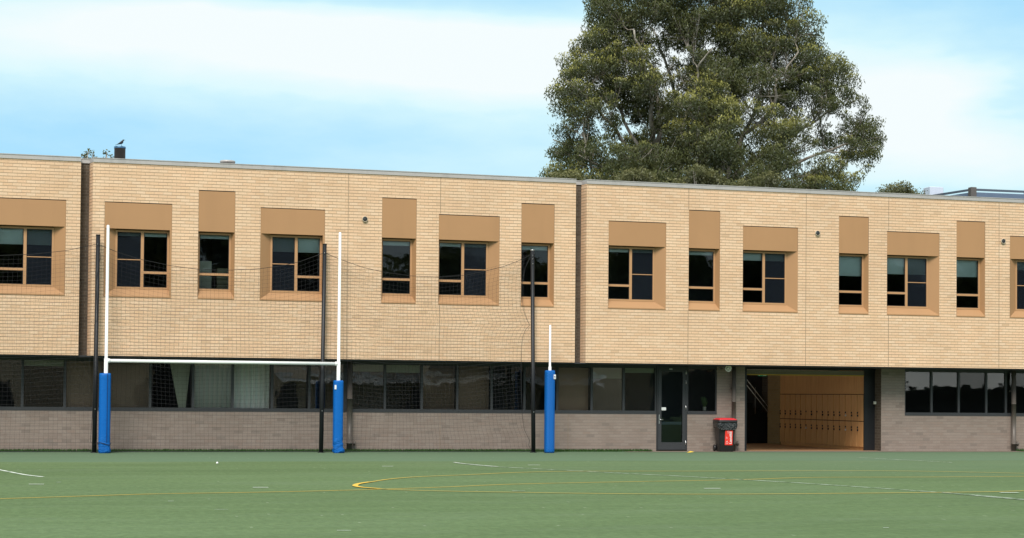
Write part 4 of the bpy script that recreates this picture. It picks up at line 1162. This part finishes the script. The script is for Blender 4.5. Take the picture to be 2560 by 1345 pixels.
mb = MB(); slab(c0, cr, zc-.40, zc-.155, .08, mb); slab(cl, c0, zc-.42, zc-.155, .08, mb); mb.build('fascia', MT['slateblue'], nb)
mb = MB(); slab(c0, cr, zc-.62, zc-.402, .05, mb); slab(cl, c0, zc-.62, zc-.422, .05, mb); mb.build('gutter', MT['slate'], nb)
MB().cbox(-.13, .13, -.16, .10, zc-1.1, zc+.04, .012).build('corner_post', MT['flue'], nb)
for f_ in (.18, .34, .5):
    q = c0.lerp(cr, f_)-o_; MB().box(q.x-.05, q.x+.05, q.y-.02, q.y+.05, zc-.16, zc-.085).build('rail_bracket', MT['slate'], nb)
mb = MB()
q1, q2 = cl-o_, cr-o_; q3 = q1+q2
mb.add([(0, .1, 0), (q2.x, q2.y+.1, 0), (q3.x, q3.y+.1, 0), (q1.x, q1.y+.1, 0), (0, .1, zc-.61), (q2.x, q2.y+.1, zc-.61), (q3.x, q3.y+.1, zc-.61), (q1.x, q1.y+.1, zc-.61)], [(0, 1, 5, 4), (1, 2, 6, 5), (2, 3, 7, 6), (3, 0, 4, 7), (4, 5, 6, 7)])
mb.build('wall', MT['brown'], nb)
a = W(2325, 466, 19.0); b_ = W(2359, 464, 19.0)
MB().cbox(a.x-o_.x, b_.x-o_.x, 19.0-o_.y, 19.6-o_.y, zc-1.4, a.z, .02).build('roof_box', MT['ventwhite'], nb)

# ------------------------------------------------------------------ what the glass mirrors, across the field
ob = thing('opposite_building', 'long red brick building with a pale roof across the field behind the camera', 'building', (20, -78, 0))
MB().box(-50, 36, -8, 0, 0, 5.6).build('wall', MT['red_oppo'], ob)
MB().add([(-51, .8, 5.55), (37, .8, 5.55), (37, -4, 6.6), (-51, -4, 6.6), (37, -8.8, 5.55), (-51, -8.8, 5.55)], [(0, 1, 2, 3), (3, 2, 4, 5), (0, 3, 5), (1, 4, 2)]).build('roof', MT['greyroof'], ob)
for k in range(8): MB().box(-44+k*10.3, -42.6+k*10.3, .002, .06, 0, 2.2).build('window', MT['black'], ob)
for x0_, x1_ in ((-12, -4), (9, 15), (27, 33)): MB().box(x0_, x1_, .003, .05, .0, 3.9).build('dark_reflection_panel', MT['darkwall'], ob)  # dark stretches added so some lower panes mirror darkness
MB().add([(-3, 3.5, 2.5), (22, 3.5, 2.7), (22, .01, 3.3), (-3, .01, 3.1)], [(0, 1, 2, 3)]).build('pale_reflection_strip', MT['greyroof'], ob)  # pale strip added for a light streak in the lower panes
MB().add([(36.5, 3, 2.7), (76, 3, 2.7), (76, -7, 6.0), (36.5, -7, 6.0)], [(0, 1, 2, 3)]).build('sky_reflection_panel', MT['white'], ob)  # pale panel added in place of sky mirrored by the right-hand panes
MB().box(36.5, 76, -7, -6.9, 0, 5.9).build('reflection_backing', MT['black'], ob)  # added dark backing beneath the pale panel
cs, rs = [], []
for _ in range(760):
    x = random.uniform(-60, 130); z = random.uniform(1.5, 13.8+2.0*sin(x*.13)+1.3*sin(x*.37+1)); cs.append(np.array((x, random.uniform(-99, -92), z))); rs.append(random.uniform(1.6, 3.0))
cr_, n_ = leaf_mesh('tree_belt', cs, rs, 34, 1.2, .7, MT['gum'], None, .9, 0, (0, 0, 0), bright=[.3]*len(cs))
tag(cr_, 'far off belt of dark trees closing the playing field behind the camera', 'trees', None, 'stuff')

# ------------------------------------------------------------------ sky and light
SUN_EL, SUN_AZ = radians(48), radians(-24)        # azimuth measured from -y towards +x
world = bpy.data.worlds.new('World'); S.world = world; world.use_nodes = True
nt = world.node_tree; nt.nodes.clear(); n = N(nt)
wo = n.n('ShaderNodeOutputWorld'); bgn = n.n('ShaderNodeBackground'); nt.links.new(bgn.outputs[0], wo.inputs[0])
sky = n.n('ShaderNodeTexSky'); sky.sky_type = 'NISHITA'; sky.sun_disc = False
sky.sun_elevation = SUN_EL
sd_ = Vector((sin(SUN_AZ)*cos(SUN_EL), -cos(SUN_AZ)*cos(SUN_EL), sin(SUN_EL)))   # towards the sun
sky.sun_rotation = atan2(sd_.x, sd_.y)
sky.altitude = 30; sky.air_density = 1.0; sky.dust_density = 1.0; sky.ozone_density = 1.5
tc = n.n('ShaderNodeTexCoord').outputs['Generated']
s3 = n.sep(tc)
az = n.m('ARCTAN2', s3[0], s3[1]); el = n.m('ARCSINE', s3[2])
STR = .12
def azel(px, py):
    d = ray(px, py).normalized(); return atan2(d.x, d.y), math.asin(d.z)
wv = n.comb(n.m('MULTIPLY', az, 3.0), n.m('MULTIPLY', el, 9.0), 0)
warp = n.m('SUBTRACT', n.noise(wv, 2.2, 4, .55), .5)
warp2 = n.m('SUBTRACT', n.noise(n.mapv(wv, (1, 1, 1), (5.1, 2.2, 0)), 1.6, 4, .6), .5)
azw = n.m('ADD', az, n.m('MULTIPLY', warp, .16)); elw = n.m('ADD', el, n.m('MULTIPLY', warp2, .030))
# cloud banks: (px, py, half width px, half height px, strength)
banks = [(650, 95, 900, 75, .75), (250, 130, 900, 95, .45), (1200, 150, 560, 95, 1.0), (350, 250, 700, 60, .2), (40, 10, 420, 40, .2), (2330, 240, 260, 110, .85), (2050, 330, 500, 140, .5), (1750, 190, 500, 170, .7), (2450, 420, 350, 90, .55), (1200, 420, 500, 60, .25), (400, 60, 200, 30, .3)]
tot = None
for px, py, wx, wy, k in banks:
    a, e_ = azel(px, py)
    dx = n.m('DIVIDE', n.m('SUBTRACT', azw, a), wx/FPX); dy = n.m('DIVIDE', n.m('SUBTRACT', elw, e_), wy/FPX)
    gq = n.m('MULTIPLY', n.m('EXPONENT', n.m('MULTIPLY', n.m('ADD', n.m('MULTIPLY', dx, dx), n.m('MULTIPLY', dy, dy)), -1.0)), k)
    tot = gq if tot is None else n.m('ADD', tot, gq)
# the rest of the dome: broken high cloud
gen = n.noise(n.mapv(tc, (1.5, 1.5, 4.0)), 1.4, 6, .6)
front = n.m('MULTIPLY', n.rng(el, .26, .5, 1, 0), n.rng(n.m('ABSOLUTE', n.m('SUBTRACT', az, YAW)), .5, .9, 1, 0))
genm = n.rng(gen, .36, .62, .25, 1.0, smooth=True)
wisp = n.noise(n.mapv(wv, (1, 1, 1), (1.3, 7.7, 0)), 3.5, 6, .6)
tot = n.m('ADD', tot, n.m('MULTIPLY', n.m('SUBTRACT', wisp, .46), .5))
cf = n.m('MINIMUM', n.m('MAXIMUM', tot, 0.0), 1.0)
mask = n.m('ADD', n.m('MULTIPLY', cf, front), n.m('MULTIPLY', genm, n.m('SUBTRACT', 1.0, front)))
# blue air, lifted by thin veil
veil = n.mix(.86, sky.outputs[0], tuple(c/STR for c in (.42, .79, 1.04)))
skyc = n.mix(n.rng(mask, 0, .55, 0, 1), veil, tuple(c/STR for c in (.70, .95, 1.0)))
skyc = n.mix(n.rng(mask, .45, 1.0, 0, 1), skyc, tuple(c/STR for c in (.91, .985, 1.0)))
nt.links.new(skyc, bgn.inputs[0]); bgn.inputs[1].default_value = STR
sun = bpy.data.lights.new('sun', 'SUN'); sun.energy = 4.0; sun.angle = radians(26); sun.color = (1.0, .94, .86)
so = bpy.data.objects.new('sun', sun); COL.objects.link(so)
so.rotation_euler = sd_.to_track_quat('Z', 'Y').to_euler()

S.view_settings.view_transform = 'Standard'; S.view_settings.look = 'None'
S.view_settings.exposure = 0; S.view_settings.gamma = 1
S.render.engine = 'CYCLES'
S.cycles.max_bounces = 8; S.cycles.transparent_max_bounces = 12
